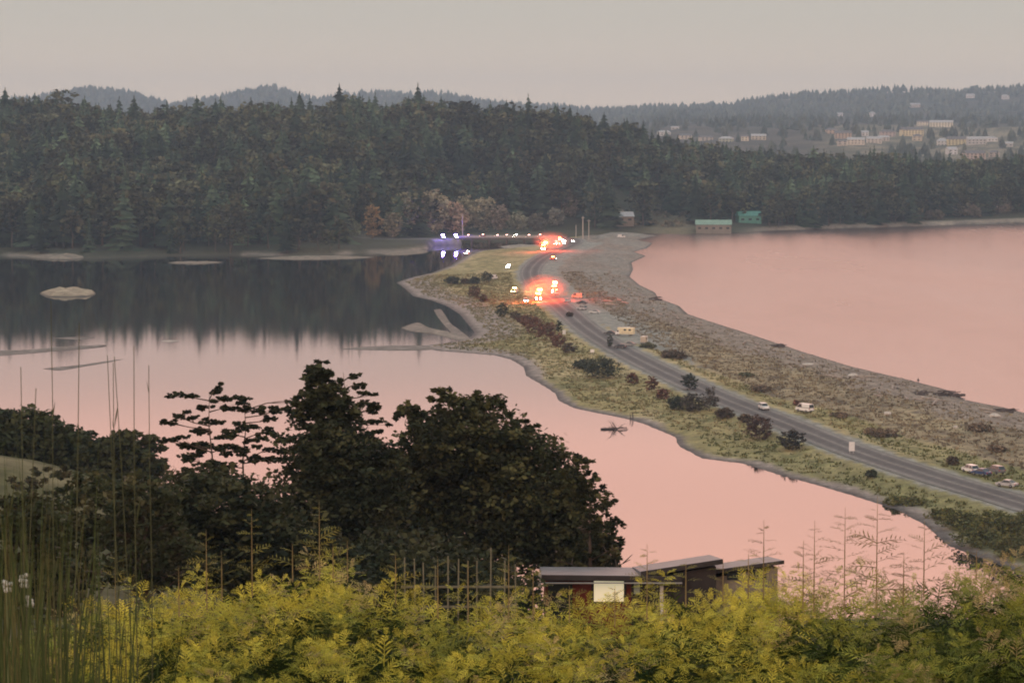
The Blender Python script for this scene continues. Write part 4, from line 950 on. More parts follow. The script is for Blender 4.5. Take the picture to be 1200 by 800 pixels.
for (px, py, kind, pc, rz, lab) in [
    (1137, 553, 'suv', 'white', 1.9, 'white parked suv, leftmost of the trio at the right roadside'), (1150, 556, 'sedan', 'blue', 2.2, 'dark blue sedan parked in the middle of the right trio'), (1167, 554, 'suv', 'grey', 2.0, 'grey suv parked rightmost of the right trio'),
    (1180, 570, 'sedan', 'silver', 2.4, 'silver car parked alone nearest the road at the right'), (943, 482, 'van', 'white', 2.2, 'white van parked in the scrub just off the road'),
    (665, 354, 'hatch', 'white', 1.2, 'small white car nearest the fire engine in the car park'), (677, 349, 'van', 'tan', 2.6, 'tan van at the back of the car park cluster'), (682, 356, 'sedan', 'dark', 2.7, 'black car parked in front of the tan van'),
    (682, 363, 'suv', 'silver', 2.3, 'silver suv parked left of its silver twin'), (697, 367, 'sedan', 'silver', 2.9, 'silver sedan at the right end of the car park cluster'), (667, 370, 'hatch', 'maroon', 1.9, 'dark maroon hatchback at the road edge below the cluster'),
    (715, 392, 'sedan', 'dark', 2.8, 'black car parked left of the cream camper'), (737, 405, 'sedan', 'grey', 2.9, 'grey car parked below the cream camper'), (727, 408, 'hatch', 'dark', 2.7, 'black hatchback nosing out beside the slim sapling')]:
    p = spot(px, py); make_car(kind, pc, p, rz, lab)
p = G(728, 275.5, 3.0); make_car('van', 'white', (p.x, p.y, max(far_z(p.x, p.y), spit_z(p.x, p.y)) + 0.1), 0.1, 'distant white van parked at the edge of the far wood', name='parked_van')

def camper(loc, rz, label):
    e = empty('camper_van', loc, rz); tag(e, label, 'camper')
    MB().box((-0.6, 0, 1.75), (5.2, 2.3, 2.3), bevel=0.12).box((2.0, 0, 2.45), (1.3, 2.2, 0.9), bevel=0.12).build('body', M['paint_cream'], e)
    MB().prism([(1.9, 0.5), (3.5, 0.5), (3.52, 1.1), (3.2, 1.35), (2.75, 2.0), (1.9, 2.0)], -1.0, 1.0).build('cab', M['paint_white'], e)
    for s in (-1, 1):
        MB().box((-0.2, s * 1.16, 2.1), (0.9, 0.05, 0.6)).build('window', M['glass'], e); MB().box((-2.0, s * 1.16, 2.1), (0.9, 0.05, 0.6)).build('window', M['glass'], e); MB().box((2.55, s * 1.01, 1.6), (0.7, 0.05, 0.5)).build('window', M['glass'], e)
        MB().box((-1.1, s * 1.158, 1.15), (4.2, 0.03, 0.18)).build('stripe', M['paint_tan'], e)
    MB().box((1.1, -1.165, 1.6), (0.7, 0.05, 1.8)).build('door', M['paint_white'], e)
    MB().quad([(3.18, -0.85, 1.42), (3.18, 0.85, 1.42), (2.82, 0.85, 1.98), (2.82, -0.85, 1.98)]).build('windscreen', M['glass'], e)
    MB().box((-1.2, 0.2, 3.0), (1.0, 0.8, 0.25), bevel=0.05).build('roof_vent', M['paint_white'], e)
    for s in (-1, 1): MB().box((3.5, s * 0.75, 0.95), (0.1, 0.3, 0.2)).build('headlight', M['lampoff'], e)
    wheels(e, (2.6, -1.9), 0.95); return e
camper(spot(733, 393), 2.75, 'boxy cream camper van standing in the roadside car park')
e = camper(spot(755, 402), 1.3, 'small tan-pink trailer standing right of the camper'); e.scale = (0.55, 0.85, 0.85); e.name = 'camping_trailer'; e['category'] = 'trailer'
for ch in e.children:
    if ch.name.startswith('body'): ch.data = ch.data.copy(); ch.data.materials[0] = M['paint_tan']

def fire_engine(loc, rz, label, col='red', lit=True):
    e = empty('fire_engine', loc, rz); tag(e, label, 'fire engine', None); pm = M['paint_' + col]
    MB().box((-0.9, 0, 1.9), (5.8, 2.45, 2.2), bevel=0.08).build('body', pm, e)
    MB().prism([(2.1, 0.7), (4.1, 0.7), (4.12, 1.7), (3.9, 2.85), (2.1, 2.9)], -1.2, 1.2).build('cab', pm, e)
    MB().box((4.05, 0, 2.2), (0.12, 2.1, 0.85)).build('windscreen', M['glass'], e)
    for s in (-1, 1):
        MB().box((3.1, s * 1.215, 2.2), (1.2, 0.04, 0.75)).build('window', M['glass'], e)
        for k in range(3): MB().box((-2.7 + k * 1.8, s * 1.235, 1.9), (1.6, 0.04, 1.5)).build('locker_door', M['steel'], e)
        MB().box((4.14, s * 0.85, 1.05), (0.12, 0.5, 0.4), bevel=0.05).build('headlight', M['e_white'] if lit else M['lampoff'], e)
        MB().box((4.14, s * 0.85, 1.65), (0.12, 0.45, 0.25), bevel=0.04).build('grille_beacon', M['e_red'], e)
    lb = MB().box((3.3, 0, 3.0), (0.5, 2.1, 0.12)).build('light_bar', M['chrome'], e)
    for k in range(4): MB().box((3.3, -0.78 + k * 0.52, 3.22), (0.55, 0.46, 0.34), bevel=0.06).build('beacon', M['e_red'], lb)
    ld = MB()
    for s in (-1, 1): ld.tube((-3.6, s * 0.35 + 0.4, 3.2), (1.8, s * 0.35 + 0.4, 3.2), 0.05, n=5)
    for k in range(12): ld.tube((-3.5 + k * 0.47, 0.05, 3.2), (-3.5 + k * 0.47, 0.75, 3.2), 0.03, n=4)
    ld.build('ladder', M['steel'], e)
    wheels(e, (3.0, -2.4), 1.05, 0.5)
    MB().box((4.2, 0, 0.62), (0.3, 2.4, 0.35), bevel=0.05).build('bumper', M['chrome'], e)
    for s in (-1, 1): MB().box((-3.85, s * 0.9, 1.2), (0.1, 0.3, 0.5)).build('tail_light', M['e_tail'], e)
    mst = MB().tube((1.0, 0.9, 3.0), (1.0, 0.9, 4.6), 0.06).build('light_mast', M['steel'], e)
    for s in (-1, 1): MB().box((1.1, 0.9 + s * 0.45, 4.6), (0.4, 0.75, 0.6), bevel=0.05).build('flood_lamp', M['e_warm'], mst)
    return e
def fwd(a):  # heading that faces the camera along the road
    return a if math.sin(a) < 0 else a + PI
L1, a1 = onroad(630, 352); fire_engine(L1, fwd(a1), 'red fire engine with lit beacons on the road at the middle of the spit')
L2, a2 = onroad(640, 345); fire_engine((L2[0] + 3.0, L2[1] + 12, L2[2]), fwd(a2) + 0.15, 'second fire engine right behind the first with red glare around it')
L3, a3 = onroad(638, 293); fire_engine(L3, -PI / 2 - 0.2, 'far fire engine with orange flood lamps near the bridge end')
def litcar(px, py, kind, pc, rz, lab, head='e_white', tail=None, bar=None, z=None, name='lit_car', group=None, cat='car'):
    if z is None: p = spot(px, py)
    else: q = G(px, py, z); p = (q.x, q.y, z + 0.02)
    return make_car(kind, pc, p, rz, lab, group, M[head] if head else None, M[tail] if tail else None, M[bar] if bar else None, name, cat)
litcar(603, 343, 'van', 'white', -PI / 2 - 0.3, 'van with yellow headlights left of the first fire engine', 'e_warm', bar='e_warm', name='lit_van', cat='van')
litcar(616, 354, 'suv', 'white', -PI / 2 + 0.1, 'white suv with bright headlights in front of the fire engine')
litcar(596, 315, 'suv', 'silver', -PI / 2 - 0.2, 'oncoming car with white headlights above the fire engines', bar='e_white')
litcar(579, 327, 'van', 'white', 1.2, 'small pale van parked by the dark bush row', None, name='parked_van', cat='van')
litcar(548, 298, 'sedan', 'silver', -PI / 2 - 0.5, 'car with pale headlights at the lagoon edge near the bridge', bar='e_white', z=1.2)
litcar(648, 305, 'suv', 'red', 1.25, 'red lit car between the two groups of fire engines', 'e_white', 'e_tail', 'e_red')
litcar(651, 345, 'suv', 'white', 1.9, 'car with red tail lamps right of the fire engines', 'e_white', 'e_tail')
for k, (px, py, hd, br_) in enumerate([(652, 287, 'e_white', 'e_pink'), (661, 286, 'e_white', 'e_white'), (671, 284, 'e_white', None), (656, 282, 'e_white', 'e_red'), (665, 281, 'e_pink', None)]):
    litcar(px, py, 'suv' if k % 2 else 'van', ['white', 'silver', 'red', 'white', 'grey'][k], -PI / 2 - 0.25 + 0.15 * k, ['white van with lit headlights, leftmost beside the far fire engine', 'silver suv with lit roof bar beside the far fire engine', 'red van with headlights on near the utility poles', 'white suv with a red beacon at the bridge end', 'grey van with pinkish headlights at the bridge end'][k], hd, None, br_, z=2.9)
for k, (px, hd, kd, pc) in enumerate([(549, 'e_pink', 'sedan', 'silver'), (566, 'e_pink', 'suv', 'red'), (583, 'e_pink', 'sedan', 'white'), (594, 'e_pink', 'hatch', 'tan'), (605, 'e_white', 'suv', 'white'), (620, 'e_pink', 'sedan', 'grey'), (633, 'e_pink', 'suv', 'silver')]):
    q = B0.lerp(B1, (645 - px) / 102.0)
    make_car(kd, pc, (q.x, q.y - 1.8, BZ + 0.02), ang - 0.9, f'{["first", "second", "third", "fourth", "fifth", "sixth", "last"][k]} car from the left queuing on the bridge with lights on', 'cars queuing on the bridge', M[hd], None, M[hd], 'queuing_car')
for k, px in enumerate((519, 534)):
    q = G(px, 279.2, 4.0); a, i = road_dir(q.x, q.y); q.z = ROAD[i][2]
    make_car('suv', 'white', (q.x, q.y - 1.5, q.z + 0.02), -PI / 2 + 0.3, ['police car with blue lights, left of the pair by the water', 'police car with blue lights next to the lone pole'][k], 'police cars at the bridge', M['e_violet'], None, M['e_blue'], 'police_car', 'police car')
    glow((q.x, q.y - 5.5, q.z + 1.5), (0.3, 0.25, 1.0), 700, 'blue_beacon_light')
g1 = L1; g3 = L3
glow((g1[0] + 1, g1[1] - 6, g1[2] + 3.6), (1.0, 0.05, 0.015), 12000, 'red_beacon_light'); glow((g1[0] + 7, g1[1] + 4, g1[2] + 4.5), (1.0, 0.05, 0.015), 12000, 'red_beacon_light')
glow((g1[0] - 4, g1[1] - 6, g1[2] + 4.0), (1.0, 0.4, 0.08), 2000, 'flood_lamp_light'); glow((g3[0], g3[1] - 8, g3[2] + 4.5), (1.0, 0.05, 0.015), 11000, 'red_beacon_light'); glow((g3[0] + 9, g3[1] - 8, g3[2] + 4.5), (1.0, 0.10, 0.05), 7000, 'red_beacon_light')

def glow_volume(loc, r, dens, label, n=0):  # added scattering volume that spreads the beacons' red glow into the air
    b = MB(); b.ball((0, 0, 0), r, 16, (1.2, 1, 0.62)); rr = random.Random(n)
    for v in b.bm.verts: v.co *= rr.uniform(0.93, 1.07)
    me = b.mesh('glow_volume', True); o = link('glow_volume', me, None, None, loc); tag(o, label, 'glow_volume', None, 'stuff')
    m = bpy.data.materials.new('glow_volume'); m.use_nodes = True; t = m.node_tree; t.nodes.clear(); oo = t.nodes.new('ShaderNodeOutputMaterial'); vv = t.nodes.new('ShaderNodeVolumePrincipled')
    vv.inputs['Color'].default_value = (0.8, 0.78, 0.75, 1); tcn = _new(t, 'ShaderNodeTexCoord'); mpn = _new(t, 'ShaderNodeMapping'); mpn.inputs['Scale'].default_value = (1 / (1.2 * r), 1 / r, 1 / (0.62 * r)); t.links.new(tcn.outputs['Object'], mpn.inputs[0])
    ln_ = _new(t, 'ShaderNodeVectorMath', operation='LENGTH'); t.links.new(mpn.outputs[0], ln_.inputs[0]); mrn = _new(t, 'ShaderNodeMapRange'); mrn.inputs[1].default_value = 0.1; mrn.inputs[2].default_value = 0.92; mrn.inputs[3].default_value = dens; mrn.inputs[4].default_value = 0.0
    t.links.new(ln_.outputs['Value'], mrn.inputs[0]); t.links.new(mrn.outputs[0], vv.inputs['Density']); t.links.new(vv.outputs[0], oo.inputs['Volume']); me.materials.append(m); return o
glow_volume((g1[0] + 3, g1[1] - 2, g1[2] + 5.6), 10.5, 0.05, 'added thin volume carrying the red glow around the fire engines mid spit', 1)
glow_volume((g3[0] + 4, g3[1] - 4, g3[2] + 5.6), 11.0, 0.04, 'added thin volume carrying the red glow around the fire engine by the bridge', 2)

# ------------------------------------------------------------------ poles, signs
def pole(px, py, hpx, label, arm=True, z=None, thick=0.2):
    q = G(px, py, 2.5 if z is None else z); zz = max(far_z(q.x, q.y), spit_z(q.x, q.y)) if z is None else z; h = hpx / scale_at(q.y)
    e = empty('utility_pole', (q.x, q.y, zz - 0.3)); tag(e, label, 'pole')
    MB().tube((0, 0, 0), (0, 0, h), thick * 1.2, thick * 0.8, 8).build('post', M['pole'], e)
    if arm:
        MB().box((0, 0, h - 1.0), (2.4, 0.15, 0.18)).build('crossarm', M['pole'], e)
        for s in (-1, 0, 1): MB().tube((s, 0, h - 0.9), (s, 0, h - 0.6), 0.07).build('insulator', M['steel'], e)
pole(683, 277, 27, 'tallest pale utility pole beside the far fire engine', thick=0.38); pole(675, 277, 17, 'short pole left of the tallest utility pole', False, thick=0.25); pole(690, 277, 23, 'slim leaning pole right of the tallest utility pole', thick=0.28)
pole(542, 281, 31, 'lone pale pole standing by the police cars', False, 2.0, thick=0.35)
# slack wires between the tall poles
def post_sign(px, py, w, h, post, label, road=False, name='road_sign'):
    L, a = (onroad(px, py) if road else (spot(px, py), 0)); e = empty(name, L, 0.25); tag(e, label, 'sign')
    for s in (-1, 1): MB().tube((s * w * 0.3, 0, -0.2), (s * w * 0.3, 0, post + h * 0.5), 0.06).build('post', M['steel'], e)
    MB().box((0, -0.09, post + h / 2), (w, 0.06, h), bevel=0.02).build('panel', M['paint_white'], e)
post_sign(998, 531, 1.35, 2.1, 0.5, 'tall white board sign standing at the middle of the near road', True)
post_sign(694, 414, 1.3, 1.0, 0.4, 'small white sign beside the biggest dark bush'); post_sign(661, 393, 1.2, 1.5, 0.5, 'white sign at the road edge beside the red bushes')

# ------------------------------------------------------------------ walker on the beach
def person(loc, rz, label, pants, jacket, skin=(0.42, 0.28, 0.21)):
    e = empty('person', loc, rz); tag(e, label, 'person')
    J = {'pelvis': (0, 0, 0.92, .145), 'waist': (0, 0, 1.08, .125), 'chest': (0, 0.01, 1.3, .15), 'neckb': (0, 0, 1.45, .07), 'neck': (0, 0, 1.52, .055), 'chin': (0, -0.02, 1.58, .07), 'head': (0, -0.01, 1.67, .095), 'crown': (0, 0, 1.73, .075),
         'hipL': (0.1, 0, 0.88, .1), 'kneeL': (0.12, -0.12, 0.5, .065), 'ankL': (0.12, -0.16, 0.09, .045), 'toeL': (0.12, -0.34, 0.045, .04),
         'hipR': (-0.1, 0, 0.88, .1), 'kneeR': (-0.11, 0.03, 0.49, .065), 'ankR': (-0.11, 0.24, 0.12, .045), 'toeR': (-0.11, 0.12, 0.04, .04)}
    E = [('pelvis', 'waist'), ('waist', 'chest'), ('chest', 'neckb'), ('neckb', 'neck'), ('neck', 'chin'), ('chin', 'head'), ('head', 'crown')]
    for s, k in ((1, 'L'), (-1, 'R')):
        E += [('pelvis', 'hip' + k), ('hip' + k, 'knee' + k), ('knee' + k, 'ank' + k), ('ank' + k, 'toe' + k)]
        f = 0.16 * s
        J['sh' + k] = (0.19 * s, 0, 1.41, .062); J['el' + k] = (0.25 * s, 0.05 + f * 0.3, 1.13, .045); J['wr' + k] = (0.25 * s, -0.08 + f, 0.90, .03); J['pm' + k] = (0.25 * s, -0.10 + f, 0.82, .036)
        E += [('chest', 'sh' + k), ('sh' + k, 'el' + k), ('el' + k, 'wr' + k), ('wr' + k, 'pm' + k)]
        for q in range(4):
            y = -0.135 + f + q * 0.022; l = (0.07, 0.08, 0.075, 0.06)[q]
            J[f'f{q}{k}'] = (0.25 * s, y, 0.77, .009); J[f'g{q}{k}'] = (0.245 * s, y, 0.77 - l * 0.6, .008); J[f'h{q}{k}'] = (0.235 * s, y + 0.004, 0.77 - l, .007)
            E += [('pm' + k, f'f{q}{k}'), (f'f{q}{k}', f'g{q}{k}'), (f'g{q}{k}', f'h{q}{k}')]
        J['t0' + k] = (0.235 * s, -0.15 + f, 0.83, .010); J['t1' + k] = (0.225 * s, -0.165 + f, 0.785, .009); E += [('pm' + k, 't0' + k), ('t0' + k, 't1' + k)]
    names = list(J); idx = {n: i for i, n in enumerate(names)}; me = bpy.data.meshes.new('body')
    me.from_pydata([J[n][:3] for n in names], [(idx[a], idx[b]) for a, b in E], []); o = link('body', me, None, e)
    md = o.modifiers.new('skin', 'SKIN')
    for i, n in enumerate(names): me.skin_vertices[0].data[i].radius = (J[n][3],) * 2; me.skin_vertices[0].data[i].use_root = n == 'pelvis'
    o.modifiers.new('sub', 'SUBSURF').levels = 1; o.modifiers['sub'].render_levels = 1
    def b(t, p, out):
        g = _new(t, 'ShaderNodeTexCoord'); s = _new(t, 'ShaderNodeSeparateXYZ'); t.links.new(g.outputs['Object'], s.inputs[0])
        r = _new(t, 'ShaderNodeValToRGB'); mr = _new(t, 'ShaderNodeMath', operation='DIVIDE'); mr.inputs[1].default_value = 2.0; t.links.new(s.outputs['Z'], mr.inputs[0]); t.links.new(mr.outputs[0], r.inputs[0])
        c_ = r.color_ramp; c_.interpolation = 'CONSTANT'; c_.elements[0].color = (0.03, 0.025, 0.02, 1); c_.elements[1].position = 0.06; c_.elements[1].color = (*pants, 1)
        for q, cc in ((0.475, jacket), (0.755, skin)): x = c_.elements.new(q); x.color = (*cc, 1)
        t.links.new(r.outputs[0], p.inputs['Base Color']); p.inputs['Roughness'].default_value = 0.8
    me.materials.append(node_mat('walker_clothes', b))
    MB().ball((0, 0.015, 1.71), 0.105, 10, (0.95, 1.05, 0.85)).build('hair', M['bark'], e, smooth=True)
    MB().tube((0, -0.10, 1.655), (0, -0.125, 1.64), 0.014, 0.018).build('nose', plain('skin', skin), e)
    for s in (-1, 1): MB().ball((s * 0.035, -0.097, 1.68), 0.012, 6).build('eye', M['rubber'], e); MB().ball((s * 0.097, 0, 1.66), 0.028, 6, (0.4, 0.8, 1.1)).build('ear', plain('skin', skin), e)
    MB().box((0, -0.097, 1.612), (0.045, 0.012, 0.01)).build('mouth', M['tail'], e)
    MB().box((0, 0, 1.13), (0.42, 0.27, 0.5), bevel=0.09, taper=(0.95, 0.9)).build('jacket', plain('dark_jacket', jacket), e)
    return e
p = G(1076, 448.5, 0.5); person((p.x, p.y, max(0.05, spit_z(p.x, p.y))), 2.2, 'lone walker in dark clothes at the edge of the pink sea', (0.03, 0.03, 0.04), (0.05, 0.04, 0.04))

# ------------------------------------------------------------------ house below the hedge
HY = 122.0; S = scale_at(HY); hx = lambda px: (px - 600) / S; hz = lambda py: CAMZ - (py - 150) / S
cab = empty('hillside_cabin', (0, HY, 0)); tag(cab, 'dark red flat-roofed house with a lit cream window just beyond the hedge', 'house')
redw = plain('dark_red_siding', (0.16, 0.035, 0.022), 0.8, 0.2, 2); dkw = plain('dark_timber', (0.035, 0.03, 0.028), 0.8, 0.2, 2); metalroof = plain('grey_sheet_roof', (0.17, 0.175, 0.19), 0.45, 0.25, 1.2); gw_ = plain('grey_siding', (0.22, 0.20, 0.16), 0.85, 0.2, 2)
zb = hill_z(8, HY) - 1
def hb(name, x0, x1, z0, z1, y0, y1, mat, par=cab, **k): return MB().box(((hx(x0) + hx(x1)) / 2, (y0 + y1) / 2, (z0 + z1) / 2), (hx(x1) - hx(x0), y1 - y0, z1 - z0), **k).build(name, mat, par)
def swall(name, x0, x1, pf0, pf1, pb0, pb1, y0, y1, mat):
    """wall block whose top follows the roof that slopes away"""
    zz = lambda py, y: CAMZ - (py - 150) / F * (HY + y)
    X0, X1 = hx(x0), hx(x1); b = MB(); top = [(X0, y0, zz(pf0, y0)), (X1, y0, zz(pf1, y0)), (X1, y1, zz(pb1, y1)), (X0, y1, zz(pb0, y1))]
    lo = [b.bm.verts.new((x, y, zb)) for x, y, z in top]; hi = [b.bm.verts.new(q) for q in top]
    b.bm.faces.new(lo[::-1]); b.bm.faces.new(hi)
    for a in range(4): b.bm.faces.new((lo[a], lo[(a + 1) % 4], hi[(a + 1) % 4], hi[a]))
    return b.build(name, mat, cab)
swall('wall', 640, 764, 683, 684, 676, 677, 0.6, 7.6, redw)
n_pl = 26
plm = MB().box((0, 0, 0), ((hx(740) - hx(672)) / 11 * 0.9, 0.03, hz(684) - zb)).mesh('siding_board'); plm.materials.append(redw)
for k in range(11): link('siding_board', plm, None, cab, (hx(672) + (k + 0.5) * (hx(740) - hx(672)) / 11, 0.58, (hz(684) + zb) / 2))
hb('window', 643, 672, zb + 1.0, hz(688), 0.50, 0.56, M['glass'])
w1 = hb('window_frame', 694.5, 736, hz(713.5), hz(684.2), 0.46, 0.56, dkw); hb('lit_blind', 697.5, 733, hz(711), hz(686), 0.42, 0.455, M['blind'], w1)
w2 = hb('window_frame', 742, 764, zb + 0.8, hz(685), 0.46, 0.56, dkw); hb('pane', 745, 752, hz(702), hz(688), 0.42, 0.455, plain('pale_pane', (0.35, 0.42, 0.38), 0.2), w2)
swall('dark_wall', 764.2, 791.8, 683, 684, 677, 678, 0.5, 7.5, dkw)
hb('doorway_trim', 776, 780, zb, hz(692), 0.36, 0.48, M['paint_white'])
def slab(name, x0, z0, x1, z1, t0, t1, th, y0, y1, mat):
    """roof plate: front edge from (x0,z0) to (x1,z1), far edge seen at t0, t1, front at depth y0, back at y1"""
    zb_ = lambda py, y: CAMZ - (py - 150) / F * (HY + y)
    k = (HY + y1) / HY; b = MB(); X0, X1 = hx(x0), hx(x1)
    v = [(X0, y0, zb_(z0, y0)), (X1, y0, zb_(z1, y0)), (X1, y1, zb_(t1, y1)), (X0, y1, zb_(t0, y1))]
    lo = [b.bm.verts.new((x, y, z - th)) for x, y, z in v]; hi = [b.bm.verts.new(q) for q in v]
    b.bm.faces.new(lo[::-1]); b.bm.faces.new(hi)
    for a in range(4): b.bm.faces.new((lo[a], lo[(a + 1) % 4], hi[(a + 1) % 4], hi[a]))
    return b.build(name, mat, cab)
def board(x0, z0, x1, z1, th, y):
    zf_ = lambda py: CAMZ - (py - 150) / F * (HY + y)
    b = MB(); b.prism([(hx(x0), zf_(z0) - th), (hx(x1), zf_(z1) - th), (hx(x1), zf_(z1)), (hx(x0), zf_(z0))], y, y + 0.05); return b.build('fascia', dkw, cab)
slab('roof', 635, 677.5, 800, 679.5, 667.5, 668.5, 0.14, -0.9, 9.0, metalroof); board(635, 677.2, 800, 679.2, 0.26, -0.96)
slab('roof', 752, 673.5, 849, 658.5, 667.5, 653.0, 0.16, -0.4, 8.0, metalroof); board(752, 673.3, 849, 658.3, 0.24, -0.46)
slab('roof', 836, 672.5, 925, 660.0, 667.0, 655.0, 0.16, 1.0, 9.0, metalroof); board(836, 672.3, 925, 659.8, 0.18, 0.94)
swall('gable_wall', 792, 842, 676, 667, 670, 661, 0.25, 6.6, dkw)
swall('gable_wall', 845, 919, 680, 668.5, 674, 662.5, 1.6, 7.4, gw_)
hb('window', 858, 874, hz(690), hz(677), 1.52, 1.58, M['glass']); hb('window', 884, 905, hz(690), hz(675), 1.52, 1.58, M['glass'])
hb('corner_post', 631, 634.5, zb, hz(672), -0.8, -0.6, M['pole'])
hb('gutter', 635, 800, hz(683.0), hz(681.8), -1.08, -0.965, M['steel'])

# ------------------------------------------------------------------ picket fence beyond the hedge
FY = 54.0; fs = scale_at(FY); fe = empty('picket_fence', (0, FY, 0)); tag(fe, 'row of thin weathered fence pickets in front of the big dark tree', 'fence')
zf = lambda py: CAMZ - (py - 150) / fs
rp = random.Random(3)
for px in (474, 486, 497, 510, 523, 536, 547, 559, 574, 590, 604):
    x = (px - 600) / fs + rp.uniform(-0.02, 0.02); top = zf(650 + rp.uniform(-6, 16)); gz = hill_z(x, FY)
    MB().tube((x, 0, gz - 0.3), (x + rp.uniform(-0.04, 0.04), 0, top), 0.024, 0.014, 6).build('picket', M['picket'], fe)
for py in (692, 716): MB().box(((538 - 600) / fs, 0.05, zf(py)), (140 / fs, 0.03, 0.045)).build('rail', M['picket'], fe)

# ------------------------------------------------------------------ near trees
rn = np.random.default_rng(17)
def limb_tree_mesh(H, r0, seed, n=9, spread=0.5, base=0.15):
    r = random.Random(seed); b = MB(); prev = Vector((0, 0, -0.5)); P = [prev]
    for k in range(6): nx = Vector((r.uniform(-0.25, 0.25) * k * 0.4, r.uniform(-0.25, 0.25), H * (k + 1) / 6)); b.tube(prev, nx, r0 * (1 - k / 7), r0 * (1 - (k + 1) / 7), 8); prev = nx; P.append(nx)
    for k in range(n):
        u = base + (0.92 - base) * k / n; i = min(5, int(u * 6)); p = P[i].lerp(P[i + 1], u * 6 - i); a = k * 2.4 + r.uniform(-0.4, 0.4); L = spread * H * (1.1 - u) * r.uniform(0.8, 1.2)
        q = p + Vector((math.cos(a) * L * 0.5, math.sin(a) * L * 0.5, L * 0.28)); t = q + Vector((math.cos(a) * L * 0.5, math.sin(a) * L * 0.5, L * 0.15))
        b.tube(p, q, r0 * 0.35 * (1.1 - u), r0 * 0.2 * (1.1 - u), 6); b.tube(q, t, r0 * 0.2 * (1.1 - u), 0.02, 5)
        for j in range(3): f_ = q.lerp(t, j / 3); b.tube(f_, f_ + Vector((r.uniform(-1, 1), r.uniform(-1, 1), r.uniform(0, 0.8))) * L * 0.25, 0.04, 0.015, 4)
    return b.mesh('trunk')
def crown_px(blobs, Y, seed, dens, size, cols, shell=0.3, flat=1.0, depth=1.0):
    """crown made of several leafy masses given as (px, py, width, height)"""
    r = np.random.default_rng(seed); out = []; s = scale_at(Y)
    for (px, py, w, h) in blobs:
        W, Hh = w / s, h / s; n = max(6, int(dens * w * h / 1000)); V, T, Cc = leafball_np(r, W, Hh, -Hh / 2, n, 26, size, cols, shell=shell, flat=flat, squash=1.1)
        V[:, 1] *= depth; V += np.array([(px - 600) / s, r.uniform(-0.8, 0.8), CAMZ - (py - 150) / s]); out.append((V, T, Cc))
    return join_np(out)
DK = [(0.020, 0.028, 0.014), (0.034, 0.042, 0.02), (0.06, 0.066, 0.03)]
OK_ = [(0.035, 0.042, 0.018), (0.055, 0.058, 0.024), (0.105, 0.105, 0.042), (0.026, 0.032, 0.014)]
def near_tree(name, blobs, Y, xbase, seed, dens, size, cols, label, H=None, cat='tree', shell=0.3, flat=1.0, r0=0.35, spread=0.4, depth=1.0, nl=9):
    s = scale_at(Y); x = (xbase - 600) / s; gz = hill_z(x, Y); top = max(CAMZ - (b[1] - b[3] / 2 - 150) / s for b in blobs); e = empty(name, (x, Y, gz)); tag(e, label, cat)
    V, T, Cc = crown_px(blobs, Y, seed, dens, size, cols, shell, flat, depth); V -= np.array([x, 0, gz]); link('crown', np_mesh('crown', V, T, Cc), M['leaf'], e)
    link('trunk', limb_tree_mesh((top - gz) * 0.80, r0, seed, nl, spread), M['bark'], e); return e
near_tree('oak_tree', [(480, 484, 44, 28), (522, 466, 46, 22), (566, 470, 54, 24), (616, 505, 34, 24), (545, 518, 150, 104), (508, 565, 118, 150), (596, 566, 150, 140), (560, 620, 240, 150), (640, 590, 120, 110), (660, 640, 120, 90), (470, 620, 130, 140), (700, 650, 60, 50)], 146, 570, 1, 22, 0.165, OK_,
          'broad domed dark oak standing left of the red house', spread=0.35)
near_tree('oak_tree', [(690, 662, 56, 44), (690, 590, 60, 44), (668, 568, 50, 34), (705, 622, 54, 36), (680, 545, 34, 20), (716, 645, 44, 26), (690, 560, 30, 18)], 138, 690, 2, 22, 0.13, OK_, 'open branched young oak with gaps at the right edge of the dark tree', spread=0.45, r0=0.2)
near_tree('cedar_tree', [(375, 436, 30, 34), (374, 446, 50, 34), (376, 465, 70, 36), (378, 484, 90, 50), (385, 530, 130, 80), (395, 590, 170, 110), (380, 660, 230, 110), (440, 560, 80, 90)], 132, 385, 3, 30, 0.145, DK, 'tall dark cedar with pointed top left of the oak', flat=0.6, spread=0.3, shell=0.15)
near_tree('dark_undergrowth', [(250, 600, 160, 90), (300, 650, 200, 110), (200, 650, 120, 110), (470, 700, 280, 130), (580, 725, 130, 100)], 118, 300, 4, 16, 0.17, DK, 'dark undergrowth mass below the cedar and the pines', cat='shrub', spread=0.3)
